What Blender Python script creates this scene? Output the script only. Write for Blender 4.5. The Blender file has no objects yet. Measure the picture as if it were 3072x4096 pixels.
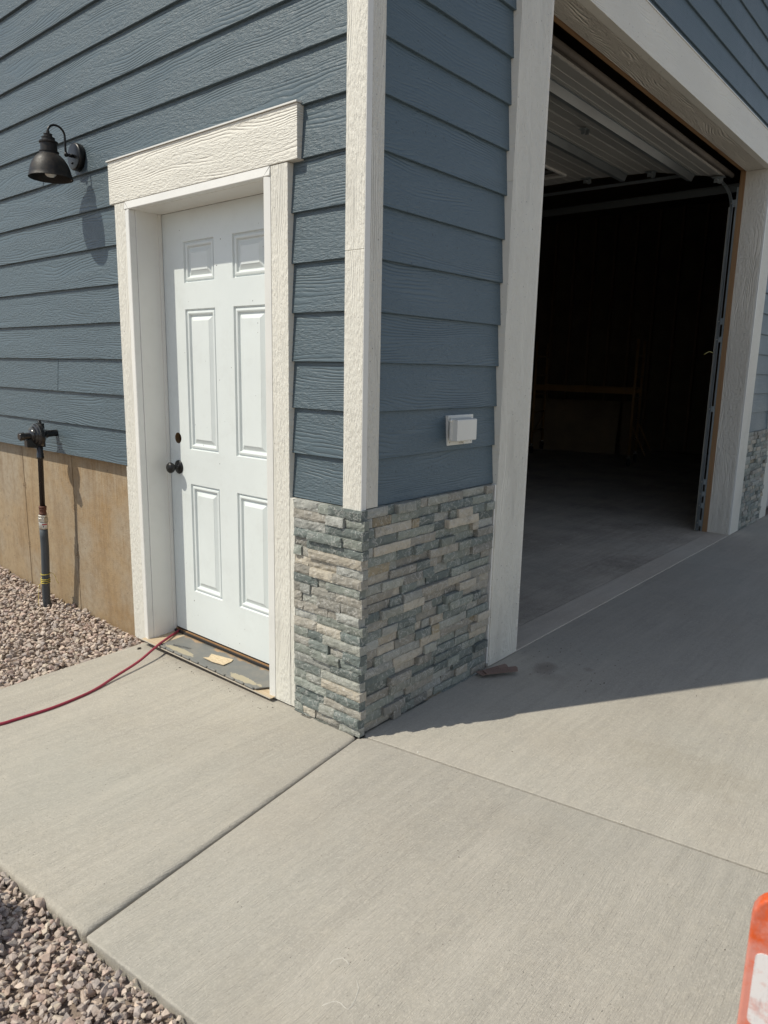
import bpy, bmesh, math, random
from mathutils import Vector, Matrix, noise
random.seed(7)
S = bpy.context.scene
COL = S.collection

# ------------------------------------------------------------------ camera
cam_d = bpy.data.cameras.new("camera"); cam = bpy.data.objects.new("camera", cam_d); COL.objects.link(cam)
CAM = Vector((1.73778, -1.92661, 1.38773))
r_ = Vector((0.76170439, 0.64762685, 0.01964378)); u_ = Vector((-0.14084394, 0.13590789, 0.98065898)); f_ = Vector((-0.63243134, 0.74973896, -0.19473596))
cam.matrix_world = Matrix(((r_.x, u_.x, -f_.x, CAM.x), (r_.y, u_.y, -f_.y, CAM.y), (r_.z, u_.z, -f_.z, CAM.z), (0, 0, 0, 1)))
cam_d.sensor_fit = 'VERTICAL'; cam_d.sensor_height = 36; cam_d.lens = 36 * 2874.47 / 4096
cam_d.clip_start = .05; cam_d.clip_end = 500
cam_d.dof.use_dof = True; cam_d.dof.focus_distance = 3.3; cam_d.dof.aperture_fstop = 7.0
S.camera = cam
S.render.resolution_x = 768; S.render.resolution_y = 1024

# ------------------------------------------------------------------ light
LD = Vector((.61, 1, -1.56)).normalized()          # direction the sunlight travels
w = bpy.data.worlds.new("World"); S.world = w; w.use_nodes = True
sky = w.node_tree.nodes.new('ShaderNodeTexSky'); sky.sky_type = 'NISHITA'; sky.sun_disc = False
sky.sun_elevation = math.asin(-LD.z); sky.sun_rotation = math.radians(211.4); sky.air_density = 1.0; sky.dust_density = 0.5
bg = w.node_tree.nodes['Background']; bg.inputs[1].default_value = 0.13
hs_ = w.node_tree.nodes.new('ShaderNodeHueSaturation'); hs_.inputs['Saturation'].default_value = .60
w.node_tree.links.new(sky.outputs[0], hs_.inputs['Color']); w.node_tree.links.new(hs_.outputs[0], bg.inputs[0])
sd = bpy.data.lights.new("sun", 'SUN'); sd.energy = 4.15; sd.angle = math.radians(.55); sd.color = (1, .94, .81)
sun = bpy.data.objects.new("sun", sd); COL.objects.link(sun)
sun.rotation_euler = (-LD).to_track_quat('Z', 'Y').to_euler()
S.view_settings.view_transform = 'Standard'; S.view_settings.look = 'None'; S.view_settings.gamma = 1
S.view_settings.exposure = 0.06

# ------------------------------------------------------------------ material helpers
class NT:
    def __init__(s, name):
        s.m = bpy.data.materials.new(name); s.m.use_nodes = True; s.t = s.m.node_tree; s.n = s.t.nodes
        s.b = s.n['Principled BSDF']
    def add(s, ty, **k):
        n = s.n.new(ty)
        for a, v in k.items(): setattr(n, a, v)
        return n
    def set(s, sock, v):
        if isinstance(v, bpy.types.NodeSocket): s.t.links.new(v, sock)
        else: sock.default_value = v
    def math(s, op, a, b=0.0, c=0.0, clamp=False):
        n = s.add('ShaderNodeMath', operation=op, use_clamp=clamp); s.set(n.inputs[0], a); s.set(n.inputs[1], b); s.set(n.inputs[2], c); return n.outputs[0]
    def comb(s, x, y, z):
        n = s.add('ShaderNodeCombineXYZ'); s.set(n.inputs[0], x); s.set(n.inputs[1], y); s.set(n.inputs[2], z); return n.outputs[0]
    def pos(s):
        n = s.add('ShaderNodeTexCoord'); q = s.add('ShaderNodeSeparateXYZ'); s.t.links.new(n.outputs['Object'], q.inputs[0]); return q.outputs[0], q.outputs[1], q.outputs[2], n.outputs['Object']
    def noise(s, vec, scale, detail=3, rough=.5, dist=0.0):
        n = s.add('ShaderNodeTexNoise'); s.set(n.inputs['Vector'], vec); s.set(n.inputs['Scale'], scale); s.set(n.inputs['Detail'], detail); s.set(n.inputs['Roughness'], rough); s.set(n.inputs['Distortion'], dist); return n.outputs['Fac']
    def ramp(s, f, stops, interp='LINEAR'):
        n = s.add('ShaderNodeValToRGB'); s.set(n.inputs[0], f); e = n.color_ramp; e.interpolation = interp
        while len(e.elements) < len(stops): e.elements.new(.5)
        for el, (p, c) in zip(e.elements, stops): el.position = p; el.color = (c, c, c, 1) if isinstance(c, (int, float)) else (*c, 1)
        return n.outputs[0]
    def mix(s, f, a, b, mode='MIX'):
        n = s.add('ShaderNodeMix', data_type='RGBA', blend_type=mode); s.set(n.inputs[0], f)
        for i, v in ((6, a), (7, b)): s.set(n.inputs[i], v if isinstance(v, bpy.types.NodeSocket) else (*v, 1))
        return n.outputs[2]
    def mr(s, v, a, b, c, d):
        n = s.add('ShaderNodeMapRange'); 
        for i, x in enumerate((v, a, b, c, d)): s.set(n.inputs[i], x)
        return n.outputs[0]
    def attr(s, name, kind='Fac'):
        n = s.add('ShaderNodeAttribute', attribute_name=name); return n.outputs[kind]
    def bump(s, h, dist, strength=1.0, prev=None):
        n = s.add('ShaderNodeBump'); s.set(n.inputs['Strength'], strength); s.set(n.inputs['Distance'], dist); s.set(n.inputs['Height'], h)
        if prev is not None: s.set(n.inputs['Normal'], prev)
        return n.outputs[0]
    def fin(s, col=None, rough=None, normal=None, metal=None, spec=None):
        if col is not None: s.set(s.b.inputs['Base Color'], col if isinstance(col, bpy.types.NodeSocket) else (*col, 1))
        if rough is not None: s.set(s.b.inputs['Roughness'], rough)
        if normal is not None: s.set(s.b.inputs['Normal'], normal)
        if metal is not None: s.set(s.b.inputs['Metallic'], metal)
        if spec is not None: s.set(s.b.inputs['Specular IOR Level'], spec)
        return s.m

def grain_mat(name, color, ua, va, amp=.0016, freq=260., rough=.45, var=.05, spec=.5, dust=0.0, dustc=(.5, .45, .36)):
    """painted board embossed with cedar grain running along axis ua, rings across va"""
    t = NT(name); x, y, z, o = t.pos(); ax = (x, y, z); u, v = ax[ua], ax[va]
    pl = t.attr('pl'); off = t.math('MULTIPLY', pl, 37.0)
    n1 = t.noise(t.comb(t.math('MULTIPLY', u, 1.25), t.math('MULTIPLY', v, 4.5), off), 1.0, 1, .5)
    n1b = t.noise(t.comb(t.math('MULTIPLY', u, 9.0), t.math('MULTIPLY', v, 30.0), off), 1.0, 2, .6)
    ph = t.math('ADD', t.math('MULTIPLY', v, freq), t.math('ADD', t.math('MULTIPLY', n1, 40.0), t.math('MULTIPLY', n1b, 3.2)))
    rings = t.math('POWER', t.math('ABSOLUTE', t.math('SINE', ph)), .55)
    mask = t.ramp(t.noise(t.comb(t.math('MULTIPLY', u, 2.2), t.math('MULTIPLY', v, 16.0), t.math('ADD', off, 9.0)), 1.0, 2, .5), [(.47, 0.0), (.62, 1.0)])
    fine = t.noise(t.comb(t.math('MULTIPLY', u, 38.0), t.math('MULTIPLY', v, 230.0), off), 1.0, 3, .65)
    med = t.noise(t.comb(t.math('MULTIPLY', u, 40.0), t.math('MULTIPLY', v, 95.0), off), 1.0, 2, .5)
    inv = t.math('SUBTRACT', 1.0, mask)
    h = t.math('ADD', t.math('MULTIPLY', rings, t.math('MULTIPLY_ADD', mask, .70, .06)), t.math('MULTIPLY', t.math('ADD', fine, med), t.math('MULTIPLY_ADD', inv, .95, .30)))
    nb = t.bump(h, amp)
    big = t.noise(o, 1.3, 3, .6)
    c = t.mix(t.mr(big, .3, .7, 0, 1), [k * (1 - var) for k in color], [min(1, k * (1 + var)) for k in color])
    c = t.mix(t.mr(pl, 0, 1, -.02, .10), c, [k * .72 for k in color])
    if dust:
        d = t.ramp(t.noise(t.comb(t.math('MULTIPLY', u, 3.), t.math('MULTIPLY', v, 9.), off), 3.0, 5, .7), [(.5, 0.), (.78, dust)])
        c = t.mix(d, c, dustc)
    sp = t.ramp(t.noise(o, 95, 0), [(.815, 0.), (.83, .75)])
    c = t.mix(sp, c, [k * .3 for k in color])
    return t.fin(c, t.mr(big, .3, .7, rough - .05, rough + .12), nb, spec=spec)

def smooth_mat(name, color, rough=.4, amp=.0002, scale=250., var=.04, metal=0., spec=.5, dirt=0., specks=False):
    t = NT(name); x, y, z, o = t.pos()
    nz = t.noise(o, scale, 2); big = t.noise(o, 2.3, 4, .6)
    c = t.mix(t.mr(big, .3, .7, 0, 1), [k * (1 - var) for k in color], [min(1, k * (1 + var)) for k in color])
    if dirt:
        c = t.mix(t.ramp(t.noise(o, 11, 5, .7), [(.52, 0.), (.8, dirt)]), c, (.20, .16, .11))
    if specks: c = t.mix(t.ramp(t.noise(o, 55, 1), [(.80, 0.), (.82, .8)]), c, (.10, .09, .08))
    return t.fin(c, t.mr(big, .3, .7, max(.05, rough - .08), rough + .08), t.bump(nz, amp), metal, spec)

def concrete_mat(name, tint=(.40, .375, .325), tint2=(.335, .32, .285), broom=1.0, yfreq=5., stain=0., skew=0.0):
    t = NT(name); x, y, z, o = t.pos()
    xs = t.math('ADD', x, t.math('MULTIPLY', y, skew))
    wob = t.math('ADD', xs, t.math('MULTIPLY', t.noise(o, 1.6, 2), .05))
    br1 = t.noise(t.comb(t.math('MULTIPLY', wob, 290.), t.math('MULTIPLY', y, yfreq * 2.2), 0.), 1., 3, .7)
    br2 = t.noise(t.comb(t.math('MULTIPLY', wob, 38.), t.math('MULTIPLY', y, 2.2), 3.), 1., 3, .6)
    grit = t.noise(o, 420, 2, .6)
    mott = t.noise(o, 2.1, 5, .6); mott2 = t.noise(o, 17, 4, .65); blot = t.noise(o, 60, 3, .6)
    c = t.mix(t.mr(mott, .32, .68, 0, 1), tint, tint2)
    c = t.mix(t.mr(br2, .35, .7, 0, .55), c, [k * .84 for k in tint2])
    c = t.mix(t.ramp(mott2, [(.48, 0.), (.72, .30)]), c, (tint[0] * 1.16, tint[1] * 1.13, tint[2] * 1.07))
    c = t.mix(t.ramp(blot, [(.5, 0.), (.72, .30)]), c, [k * 1.25 for k in tint])
    c = t.mix(t.ramp(t.noise(o, 190, 2, .7), [(.42, .30), (.52, 0.)]), c, [k * .70 for k in tint])
    c = t.mix(t.ramp(t.noise(o, 160, 2, .7), [(.54, 0.), (.66, .40)]), c, [k * 1.30 for k in tint])
    c = t.mix(t.ramp(t.noise(t.comb(x, y, 7.7), .9, 2), [(.45, 0.), (.65, .35)]), c, (tint[0] * .93, tint[1] * .99, tint[2] * 1.02))
    c = t.mix(t.ramp(t.noise(t.comb(t.math('MULTIPLY', wob, 7.), t.math('MULTIPLY', y, .7), 5.), 1., 4, .7), [(.48, 0.), (.66, .26)]), c, [k * 1.18 for k in tint])
    c = t.mix(t.ramp(t.noise(t.comb(x, y, 3.3), 1.5, 4, .65), [(.52, 0.), (.68, .30)]), c, (tint[0] * .86, tint[1] * .83, tint[2] * .80))
    pits = t.ramp(t.noise(o, 150, 1, .5), [(.735, 0.), (.77, .8)])
    c = t.mix(t.math('MULTIPLY', pits, t.ramp(t.noise(o, 3.1, 2), [(.5, 0.), (.62, 1.)])), c, (.10, .09, .075))
    if stain:
        # oil spot with a shape of its own by the garage trim
        for (sx, sy, rx, ry, s0) in ((.235, 1.085, .060, .095, .55), (.40, 1.215, .03, .03, .30), (.29, 1.02, .09, .06, .15)):
            dx = t.math('DIVIDE', t.math('SUBTRACT', x, sx), rx); dy = t.math('DIVIDE', t.math('SUBTRACT', y, sy), ry)
            d = t.math('ADD', t.math('MULTIPLY', dx, dx), t.math('MULTIPLY', dy, dy)); d = t.math('ADD', d, t.math('MULTIPLY', t.math('SUBTRACT', mott2, .5), 1.2))
            c = t.mix(t.ramp(d, [(.1, s0), (1.15, 0.)]), c, (.17, .145, .12))
        for (sx, sy, rx) in ((1.62, 1.02, .35), (1.05, .62, .3)):
            dx = t.math('DIVIDE', t.math('SUBTRACT', x, sx), rx); dy = t.math('DIVIDE', t.math('SUBTRACT', y, sy), rx * .6)
            d = t.math('ADD', t.math('MULTIPLY', dx, dx), t.math('MULTIPLY', dy, dy)); d = t.math('ADD', d, t.math('MULTIPLY', t.math('SUBTRACT', mott2, .5), 3.))
            c = t.mix(t.ramp(d, [(.0, .22), (1.4, 0.)]), c, (.30, .26, .19))
    nb = t.bump(t.math('ADD', t.math('MULTIPLY', br1, 1.3 * broom), t.math('ADD', t.math('MULTIPLY', grit, .55), t.math('MULTIPLY', br2, .30 * broom))), .0030)
    nb = t.bump(t.math('MULTIPLY', pits, -1.), .002, 1., nb)
    return t.fin(c, .88, nb, spec=.25)

def foundation_mat():
    t = NT('formed_concrete'); x, y, z, o = t.pos()
    a = (.33, .25, .155); b = (.28, .185, .092); g = (.32, .275, .21)
    f = t.math('ADD', t.mr(x, -3.2, -1.7, 0, .8), t.math('MULTIPLY', t.math('SUBTRACT', t.noise(o, 2.6, 5, .6), .5), 2.6))
    c = t.mix(t.math('MULTIPLY', f, 1., clamp=True), a, b)
    st = t.noise(t.comb(t.math('MULTIPLY', x, 75.), 0., t.math('MULTIPLY', z, 3.5)), 1., 5, .75)
    up = t.mr(z, .25, .85, .25, 1.)
    c = t.mix(t.math('MULTIPLY', t.ramp(st, [(.46, 0.), (.68, .55)]), up), c, (.44, .38, .29))
    c = t.mix(t.ramp(t.noise(o, 1.7, 4, .65), [(.46, 0.), (.62, .75)]), c, g)
    c = t.mix(t.ramp(t.noise(t.comb(t.math('MULTIPLY', x, 9.), 0., t.math('MULTIPLY', z, 1.6)), 1., 4, .7), [(.50, 0.), (.66, .45)]), c, (.20, .13, .07))
    c = t.mix(t.ramp(t.noise(o, 26, 5, .75), [(.45, 0.), (.70, .55)]), c, (.19, .13, .075))
    pits = t.ramp(t.noise(o, 70, 1, .5), [(.745, 0.), (.77, .85)])
    c = t.mix(pits, c, (.09, .07, .05))
    nb = t.bump(t.math('ADD', t.math('MULTIPLY', st, .4), t.noise(o, 130, 3)), .0018); nb = t.bump(t.math('MULTIPLY', pits, -1.), .003, 1., nb)
    return t.fin(c, .85, nb, spec=.3)

def stone_mat():
    t = NT('split_ledger_stone'); x, y, z, o = t.pos()
    col = t.attr('col', 'Color'); pl = t.attr('pl')
    oo = t.add('ShaderNodeVectorMath', operation='ADD'); t.t.links.new(o, oo.inputs[0]); t.set(oo.inputs[1], t.comb(t.math('MULTIPLY', pl, 31.), t.math('MULTIPLY', pl, 17.), 0.)); v = oo.outputs[0]
    n = t.noise(v, 30, 6, .75, .6); m = t.noise(v, 90, 4, .8)
    c = t.mix(t.ramp(n, [(.34, .40), (.5, 0.)]), col, (.105, .115, .11))
    c = t.mix(t.ramp(n, [(.56, 0.), (.76, .45)]), c, (.48, .46, .41))
    c = t.mix(t.ramp(m, [(.60, 0.), (.74, .35)]), c, (.58, .56, .52))
    vein = t.math('ABSOLUTE', t.math('SUBTRACT', t.noise(v, 14, 4, .6, 1.2), .5))
    c = t.mix(t.ramp(vein, [(.0, .45), (.022, 0.)]), c, (.60, .59, .56))
    nb = t.bump(t.math('ADD', t.math('MULTIPLY', n, 1.), t.math('MULTIPLY', m, .5)), .0045)
    nb = t.bump(t.noise(v, 260, 3, .7), .0015, 1., nb)
    return t.fin(c, .72, nb, spec=.4)

def rock_mat():
    t = NT('crushed_rock'); x, y, z, o = t.pos(); col = t.attr('col', 'Color')
    c = t.mix(t.ramp(t.noise(o, 90, 4, .7), [(.4, 0.), (.7, .55)]), col, (.50, .42, .36))
    c = t.mix(t.ramp(t.noise(o, 60, 4, .75, .5), [(.3, .5), (.48, 0.)]), c, (.16, .12, .11))
    return t.fin(c, .85, t.bump(t.noise(o, 220, 3, .7), .0015), spec=.3)

def wood_mat(name, a, b, ua, va, fr=120.):
    t = NT(name); x, y, z, o = t.pos(); ax = (x, y, z); u, v = ax[ua], ax[va]
    wv = ax[3 - ua - va]
    n = t.noise(t.comb(t.math('MULTIPLY', u, 2.5), t.math('MULTIPLY', v, fr), t.math('MULTIPLY', wv, fr)), 1., 4, .6, .3)
    k = t.ramp(t.noise(t.comb(t.math('MULTIPLY', u, 2.2), t.math('MULTIPLY', v, 14), t.math('MULTIPLY', wv, 14)), 1., 1), [(.70, 0.), (.76, .8)])
    c = t.mix(t.mr(n, .3, .7, 0, 1), a, b); c = t.mix(k, c, (.12, .05, .02))
    return t.fin(c, .7, t.bump(n, .001), spec=.3)

WHITE = (.69, .67, .60)
M = {}
M['sidA'] = grain_mat('slate_blue_plank', (.074, .106, .125), 0, 2, amp=.0031, rough=.42)
M['sidB'] = grain_mat('slate_blue_plank_front', (.078, .118, .147), 1, 2, amp=.0020, rough=.42)
M['trVA'] = grain_mat('white_board_upright', WHITE, 2, 0, amp=.0042, freq=330., rough=.5, dust=.15)
M['trHA'] = grain_mat('white_board_level', WHITE, 0, 2, amp=.0036, freq=250., rough=.5)
M['trVB'] = grain_mat('white_board_front_upright', WHITE, 2, 1, amp=.0065, freq=300., rough=.5, dust=.12)
M['trHB'] = grain_mat('white_board_front_level', WHITE, 1, 2, amp=.003, freq=240., rough=.5)
M['trVX'] = grain_mat('white_board_reveal', (.68, .65, .58), 2, 0, amp=.007, freq=230., rough=.5)
M['trHX'] = grain_mat('white_board_soffit', (.66, .62, .54), 1, 0, amp=.009, freq=230., rough=.5)
M['pvc'] = smooth_mat('smooth_white_moulding', (.69, .685, .65), .35, dirt=.12)
M['jamb'] = smooth_mat('painted_jamb', (.70, .69, .65), .35, dirt=.08)
M['door'] = smooth_mat('white_steel_door', (.64, .68, .67), .38, amp=.00025, scale=500, dirt=.10, specks=True)
M['black'] = smooth_mat('black_bronze_metal', (.009, .009, .009), .38, amp=.0003, scale=90, spec=.35)
def barn_mat():
    t = NT('aged_bronze_shade'); x, y, z, o = t.pos(); n = t.noise(o, 40, 5, .75)
    c = t.mix(t.ramp(n, [(.5, 0.), (.72, .7)]), (.011, .010, .0095), (.05, .036, .026))
    return t.fin(c, t.mr(n, .3, .7, .38, .65), t.bump(n, .0008), spec=.35)
M['barn'] = barn_mat()
M['glass'] = smooth_mat('frosted_bulb', (.55, .55, .52), .25)
M['plast'] = smooth_mat('white_plastic', (.66, .66, .62), .35, amp=.0001)
M['gas'] = smooth_mat('black_gas_paint', (.011, .010, .010), .22, amp=.0008, scale=60, spec=.7)
M['gas2'] = smooth_mat('dull_steel', (.035, .04, .04), .7)
M['trk'] = smooth_mat('track_steel', (.17, .19, .20), .45, metal=.4, var=.15)
M['rust'] = smooth_mat('rusty_iron', (.085, .032, .018), .6, amp=.0008, scale=120, var=.3)
M['zinc'] = smooth_mat('zinc_fitting', (.55, .53, .48), .35, metal=.9, var=.12)
M['galv'] = smooth_mat('galvanised_steel', (.30, .33, .34), .42, metal=.6, amp=.0003, scale=40, var=.15)
M['grey'] = smooth_mat('grey_conduit', (.065, .078, .088), .55, var=.08, dirt=.1)
M['tape'] = smooth_mat('dull_yellow_tape', (.30, .27, .10), .6)
M['yel'] = smooth_mat('yellow_wire', (.62, .50, .07), .4)
M['hose'] = smooth_mat('red_hose_rubber', (.26, .020, .045), .42, amp=.0003, scale=200, var=.12)
M['label'] = smooth_mat('label_paper', (.62, .60, .55), .5)
M['redink'] = smooth_mat('red_ink', (.42, .05, .05), .5)
M['darkink'] = smooth_mat('dark_ink', (.05, .05, .055), .6)
M['found'] = foundation_mat()
M['stone'] = stone_mat()
M['lip'] = smooth_mat('dusty_sill_lip', (.40, .36, .30), .6, dirt=.3)
M['plate'] = smooth_mat('rusty_plate_steel', (.21, .14, .115), .7, amp=.0008, scale=120, var=.25)
M['tie'] = smooth_mat('crumbled_tie_mark', (.24, .17, .10), .9, var=.4)
M['rock'] = rock_mat()
M['mortar'] = smooth_mat('dark_mortar_backer', (.12, .115, .105), .9, var=.2)  # even dark grey for the veneer backing and the mitre joints
M['dirt'] = smooth_mat('gravel_fines', (.24, .19, .155), .95, amp=.004, scale=120, var=.2)
M['walk'] = concrete_mat('broomed_walk_concrete', (.44, .41, .352), (.378, .352, .304), 1.)
M['drive'] = concrete_mat('broomed_drive_concrete', (.437, .408, .352), (.378, .352, .306), 1., stain=1.)
M['slab2'] = concrete_mat('broomed_lower_concrete', (.435, .406, .352), (.374, .35, .304), 1.)
M['strip'] = concrete_mat('threshold_concrete', (.50, .455, .39), (.43, .38, .32), .2)
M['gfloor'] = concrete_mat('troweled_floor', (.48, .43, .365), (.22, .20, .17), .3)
M['wood'] = wood_mat('fresh_lumber', (.31, .19, .10), (.24, .14, .07), 2, 0)
M['woodh'] = wood_mat('fresh_lumber_level', (.32, .19, .095), (.25, .135, .06), 1, 0)
M['stud'] = wood_mat('stud_lumber', (.22, .15, .085), (.17, .11, .06), 2, 0)
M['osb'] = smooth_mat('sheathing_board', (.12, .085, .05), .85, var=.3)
M['ply'] = smooth_mat('plywood', (.20, .14, .075), .7, var=.2)
M['panel'] = smooth_mat('door_section_skin', (.42, .41, .38), .45, var=.05)
M['seal'] = smooth_mat('weathered_seal', (.10, .085, .07), .8, var=.35, dirt=.3)
M['rubber'] = smooth_mat('black_rubber', (.02, .02, .02), .7)
M['scaf'] = smooth_mat('yellow_scaffold_paint', (.24, .13, .04), .5, var=.2, dirt=.3)
M['memb'] = None
def memb_mat():
    t = NT('grey_sill_membrane'); x, y, z, o = t.pos(); n = t.noise(o, 16, 6, .7)
    c = t.mix(t.ramp(n, [(.45, 0.), (.75, .6)]), (.155, .158, .150), (.25, .225, .185))
    # plywood-coloured dust worn through along the back and front edges, ragged shapes
    e1 = t.math('ADD', t.math('SUBTRACT', y, .100), t.math('MULTIPLY', t.math('SUBTRACT', t.noise(o, 12, 5, .6), .5), .11))
    c = t.mix(t.ramp(e1, [(.0, 0.), (.012, .85)]), c, (.38, .25, .14))
    for (sx, sy, rx, ry) in ((-1.17, -.012, .12, .020), (-.68, -.012, .11, .020)):
        dx = t.math('DIVIDE', t.math('SUBTRACT', x, sx), rx); dy = t.math('DIVIDE', t.math('SUBTRACT', y, sy), ry)
        d = t.math('ADD', t.math('MULTIPLY', dx, dx), t.math('MULTIPLY', dy, dy)); d = t.math('ADD', d, t.math('MULTIPLY', t.math('SUBTRACT', t.noise(o, 22, 6, .7), .5), 3.6))
        c = t.mix(t.ramp(d, [(.75, .95), (.85, 0.)]), c, (.36, .32, .23))
    return t.fin(c, .6, t.bump(n, .0015), spec=.3)
M['memb'] = memb_mat()
def paper_mat():
    t = NT('osb_scrap'); x, y, z, o = t.pos(); n = t.noise(t.comb(t.math('MULTIPLY', x, 60), t.math('MULTIPLY', y, 130), 0.), 1., 4, .7, 1.)
    return t.fin(t.mix(t.mr(n, .35, .65, 0, 1), (.62, .52, .36), (.45, .34, .21)), .75, t.bump(n, .001))
M['scrap'] = paper_mat()
def barr_mat():
    t = NT('faded_orange_plastic'); x, y, z, o = t.pos(); n = t.noise(o, 9, 5, .7)
    c = t.mix(t.ramp(n, [(.42, 0.), (.56, .85)]), (.62, .10, .025), (.60, .27, .22)); c = t.mix(t.ramp(t.noise(t.comb(t.math('MULTIPLY', x, 40), t.math('MULTIPLY', y, 40), t.math('MULTIPLY', z, 9)), 1., 5, .75), [(.55, 0.), (.68, .6)]), c, (.42, .13, .09))
    return t.fin(c, .5, t.bump(t.noise(o, 60, 3), .001), spec=.4)
M['orange'] = barr_mat()
def sheet_mat():
    t = NT('worn_white_sheeting'); x, y, z, o = t.pos()
    c = t.mix(t.ramp(t.noise(o, 26, 5, .7), [(.50, 0.), (.62, .8)]), (.70, .68, .67), (.62, .36, .32))
    c = t.mix(t.ramp(t.noise(t.comb(t.math('MULTIPLY', x, 90), t.math('MULTIPLY', y, 90), t.math('MULTIPLY', z, 12)), 1., 4, .7), [(.56, 0.), (.7, .5)]), c, (.40, .36, .37))
    return t.fin(c, .5)
M['sheet'] = sheet_mat()

# ------------------------------------------------------------------ mesh helpers
class MB:
    def __init__(s): s.v = []; s.f = []; s.pl = []; s.col = []; s.sm = []; s.cp = 0.; s.cc = (1, 1, 1)
    def face(s, idx, smooth=False): s.f.append(tuple(idx)); s.pl.append(s.cp); s.col.append(s.cc); s.sm.append(smooth)
    def addv(s, vs): b = len(s.v); s.v += [tuple(q) for q in vs]; return b
    def box(s, x0, x1, y0, y1, z0, z1):
        b = s.addv([(x, y, z) for x in (x0, x1) for y in (y0, y1) for z in (z0, z1)])
        for q in ((0, 1, 3, 2), (4, 6, 7, 5), (0, 4, 5, 1), (2, 3, 7, 6), (0, 2, 6, 4), (1, 5, 7, 3)): s.face([b + i for i in q])
        return s
    def prism(s, poly, axis, a, b):
        """poly in the two other axes (order x,y,z without axis), extruded from a to b"""
        n = len(poly)
        def P(p, t): l = list(p); l.insert(axis, t); return l
        i = s.addv([P(p, a) for p in poly]); j = s.addv([P(p, b) for p in poly])
        s.face([i + k for k in range(n)][::-1]); s.face([j + k for k in range(n)])
        for k in range(n): s.face([i + k, i + (k + 1) % n, j + (k + 1) % n, j + k])
        return s
    def tube(s, pts, r, n=10, caps=True):
        pts = [Vector(p) for p in pts]; R = r if isinstance(r, (list, tuple)) else [r] * len(pts)
        prev = None; rings = []
        for i, p in enumerate(pts):
            d = (pts[min(i + 1, len(pts) - 1)] - pts[max(i - 1, 0)]).normalized()
            if prev is None: a = d.orthogonal().normalized()
            else: a = (prev - d * prev.dot(d)).normalized()
            prev = a; b = d.cross(a)
            rings.append(s.addv([p + (a * math.cos(t) + b * math.sin(t)) * R[i] for t in [2 * math.pi * k / n for k in range(n)]]))
        for i in range(len(pts) - 1):
            for k in range(n): s.face([rings[i] + k, rings[i] + (k + 1) % n, rings[i + 1] + (k + 1) % n, rings[i + 1] + k], True)
        if caps: s.face([rings[0] + k for k in range(n)][::-1]); s.face([rings[-1] + k for k in range(n)])
        return s
    def lathe(s, prof, origin, axis=(0, 0, 1), n=32, smooth=True, capa=True, capb=True):
        """prof list of (r, h) along axis"""
        ax = Vector(axis).normalized(); a = ax.orthogonal().normalized(); b = ax.cross(a); o = Vector(origin); rings = []
        for (r, h) in prof: rings.append(s.addv([o + ax * h + (a * math.cos(t) + b * math.sin(t)) * r for t in [2 * math.pi * k / n for k in range(n)]]))
        for i in range(len(prof) - 1):
            for k in range(n): s.face([rings[i] + k, rings[i] + (k + 1) % n, rings[i + 1] + (k + 1) % n, rings[i + 1] + k], smooth)
        if capa: s.face([rings[0] + k for k in range(n)][::-1])
        if capb: s.face([rings[-1] + k for k in range(n)])
        return s
    def build(s, name, mat, parent=None, bevel=0., recalc=True, seg=2, wn=False):
        me = bpy.data.meshes.new(name); me.from_pydata(s.v, [], s.f); 
        a = me.attributes.new('pl', 'FLOAT', 'FACE'); a.data.foreach_set('value', s.pl)
        c = me.attributes.new('col', 'FLOAT_COLOR', 'FACE'); c.data.foreach_set('color', [k for q in s.col for k in (*q, 1)])
        me.polygons.foreach_set('use_smooth', s.sm)
        me.materials.append(M[mat] if isinstance(mat, str) else mat)
        if recalc:
            bm = bmesh.new(); bm.from_mesh(me); bmesh.ops.recalc_face_normals(bm, faces=bm.faces); bm.to_mesh(me); bm.free()
        o = bpy.data.objects.new(name, me); COL.objects.link(o)
        if parent: o.parent = parent; 
        if bevel:
            m = o.modifiers.new('edge', 'BEVEL'); m.width = bevel; m.segments = seg; m.limit_method = 'ANGLE'; m.angle_limit = math.radians(40)
        return o

def empty(name, loc=(0, 0, 0)):
    o = bpy.data.objects.new(name, None); COL.objects.link(o); o.empty_display_size = .1
    return o          # parts keep world coordinates: the empty is left at the origin, see place()
def place(root, loc):
    """move the empty to the base of its thing without moving the parts"""
    d = Vector(loc); root.location = d
    for ch in root.children: ch.location = ch.location - d
def tag(o, label=None, cat=None, group=None, kind=None):
    if label: o['label'] = label
    if cat: o['category'] = cat
    if group: o['group'] = group
    if kind: o['kind'] = kind
    return o
def gz(x, y):                                   # height of the paving
    return -.012 + .016 * min(x, 0.) - .004 * max(y, 0.)
def adj(p):                                     # the paving lies 12 mm below the level its outline was measured at
    k = 1 + .012 / 1.388
    return (CAM.x + (p[0] - CAM.x) * k, CAM.y + (p[1] - CAM.y) * k)

Z = [.88243, 1.05834, 1.23389, 1.41057, 1.58866, 1.76853, 1.94766, 2.12664, 2.30463, 2.48166, 2.66077, 2.83861, 3.01659, 3.19643]
while len(Z) < 24: Z.append(Z[-1] + .178)
TOP = 4.94

# ================================================================== THE GARAGE BUILDING
bld = empty('garage_building')
tag(bld, 'slate blue lap sided garage building with white trim boards and stacked stone corner', 'building')

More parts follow.
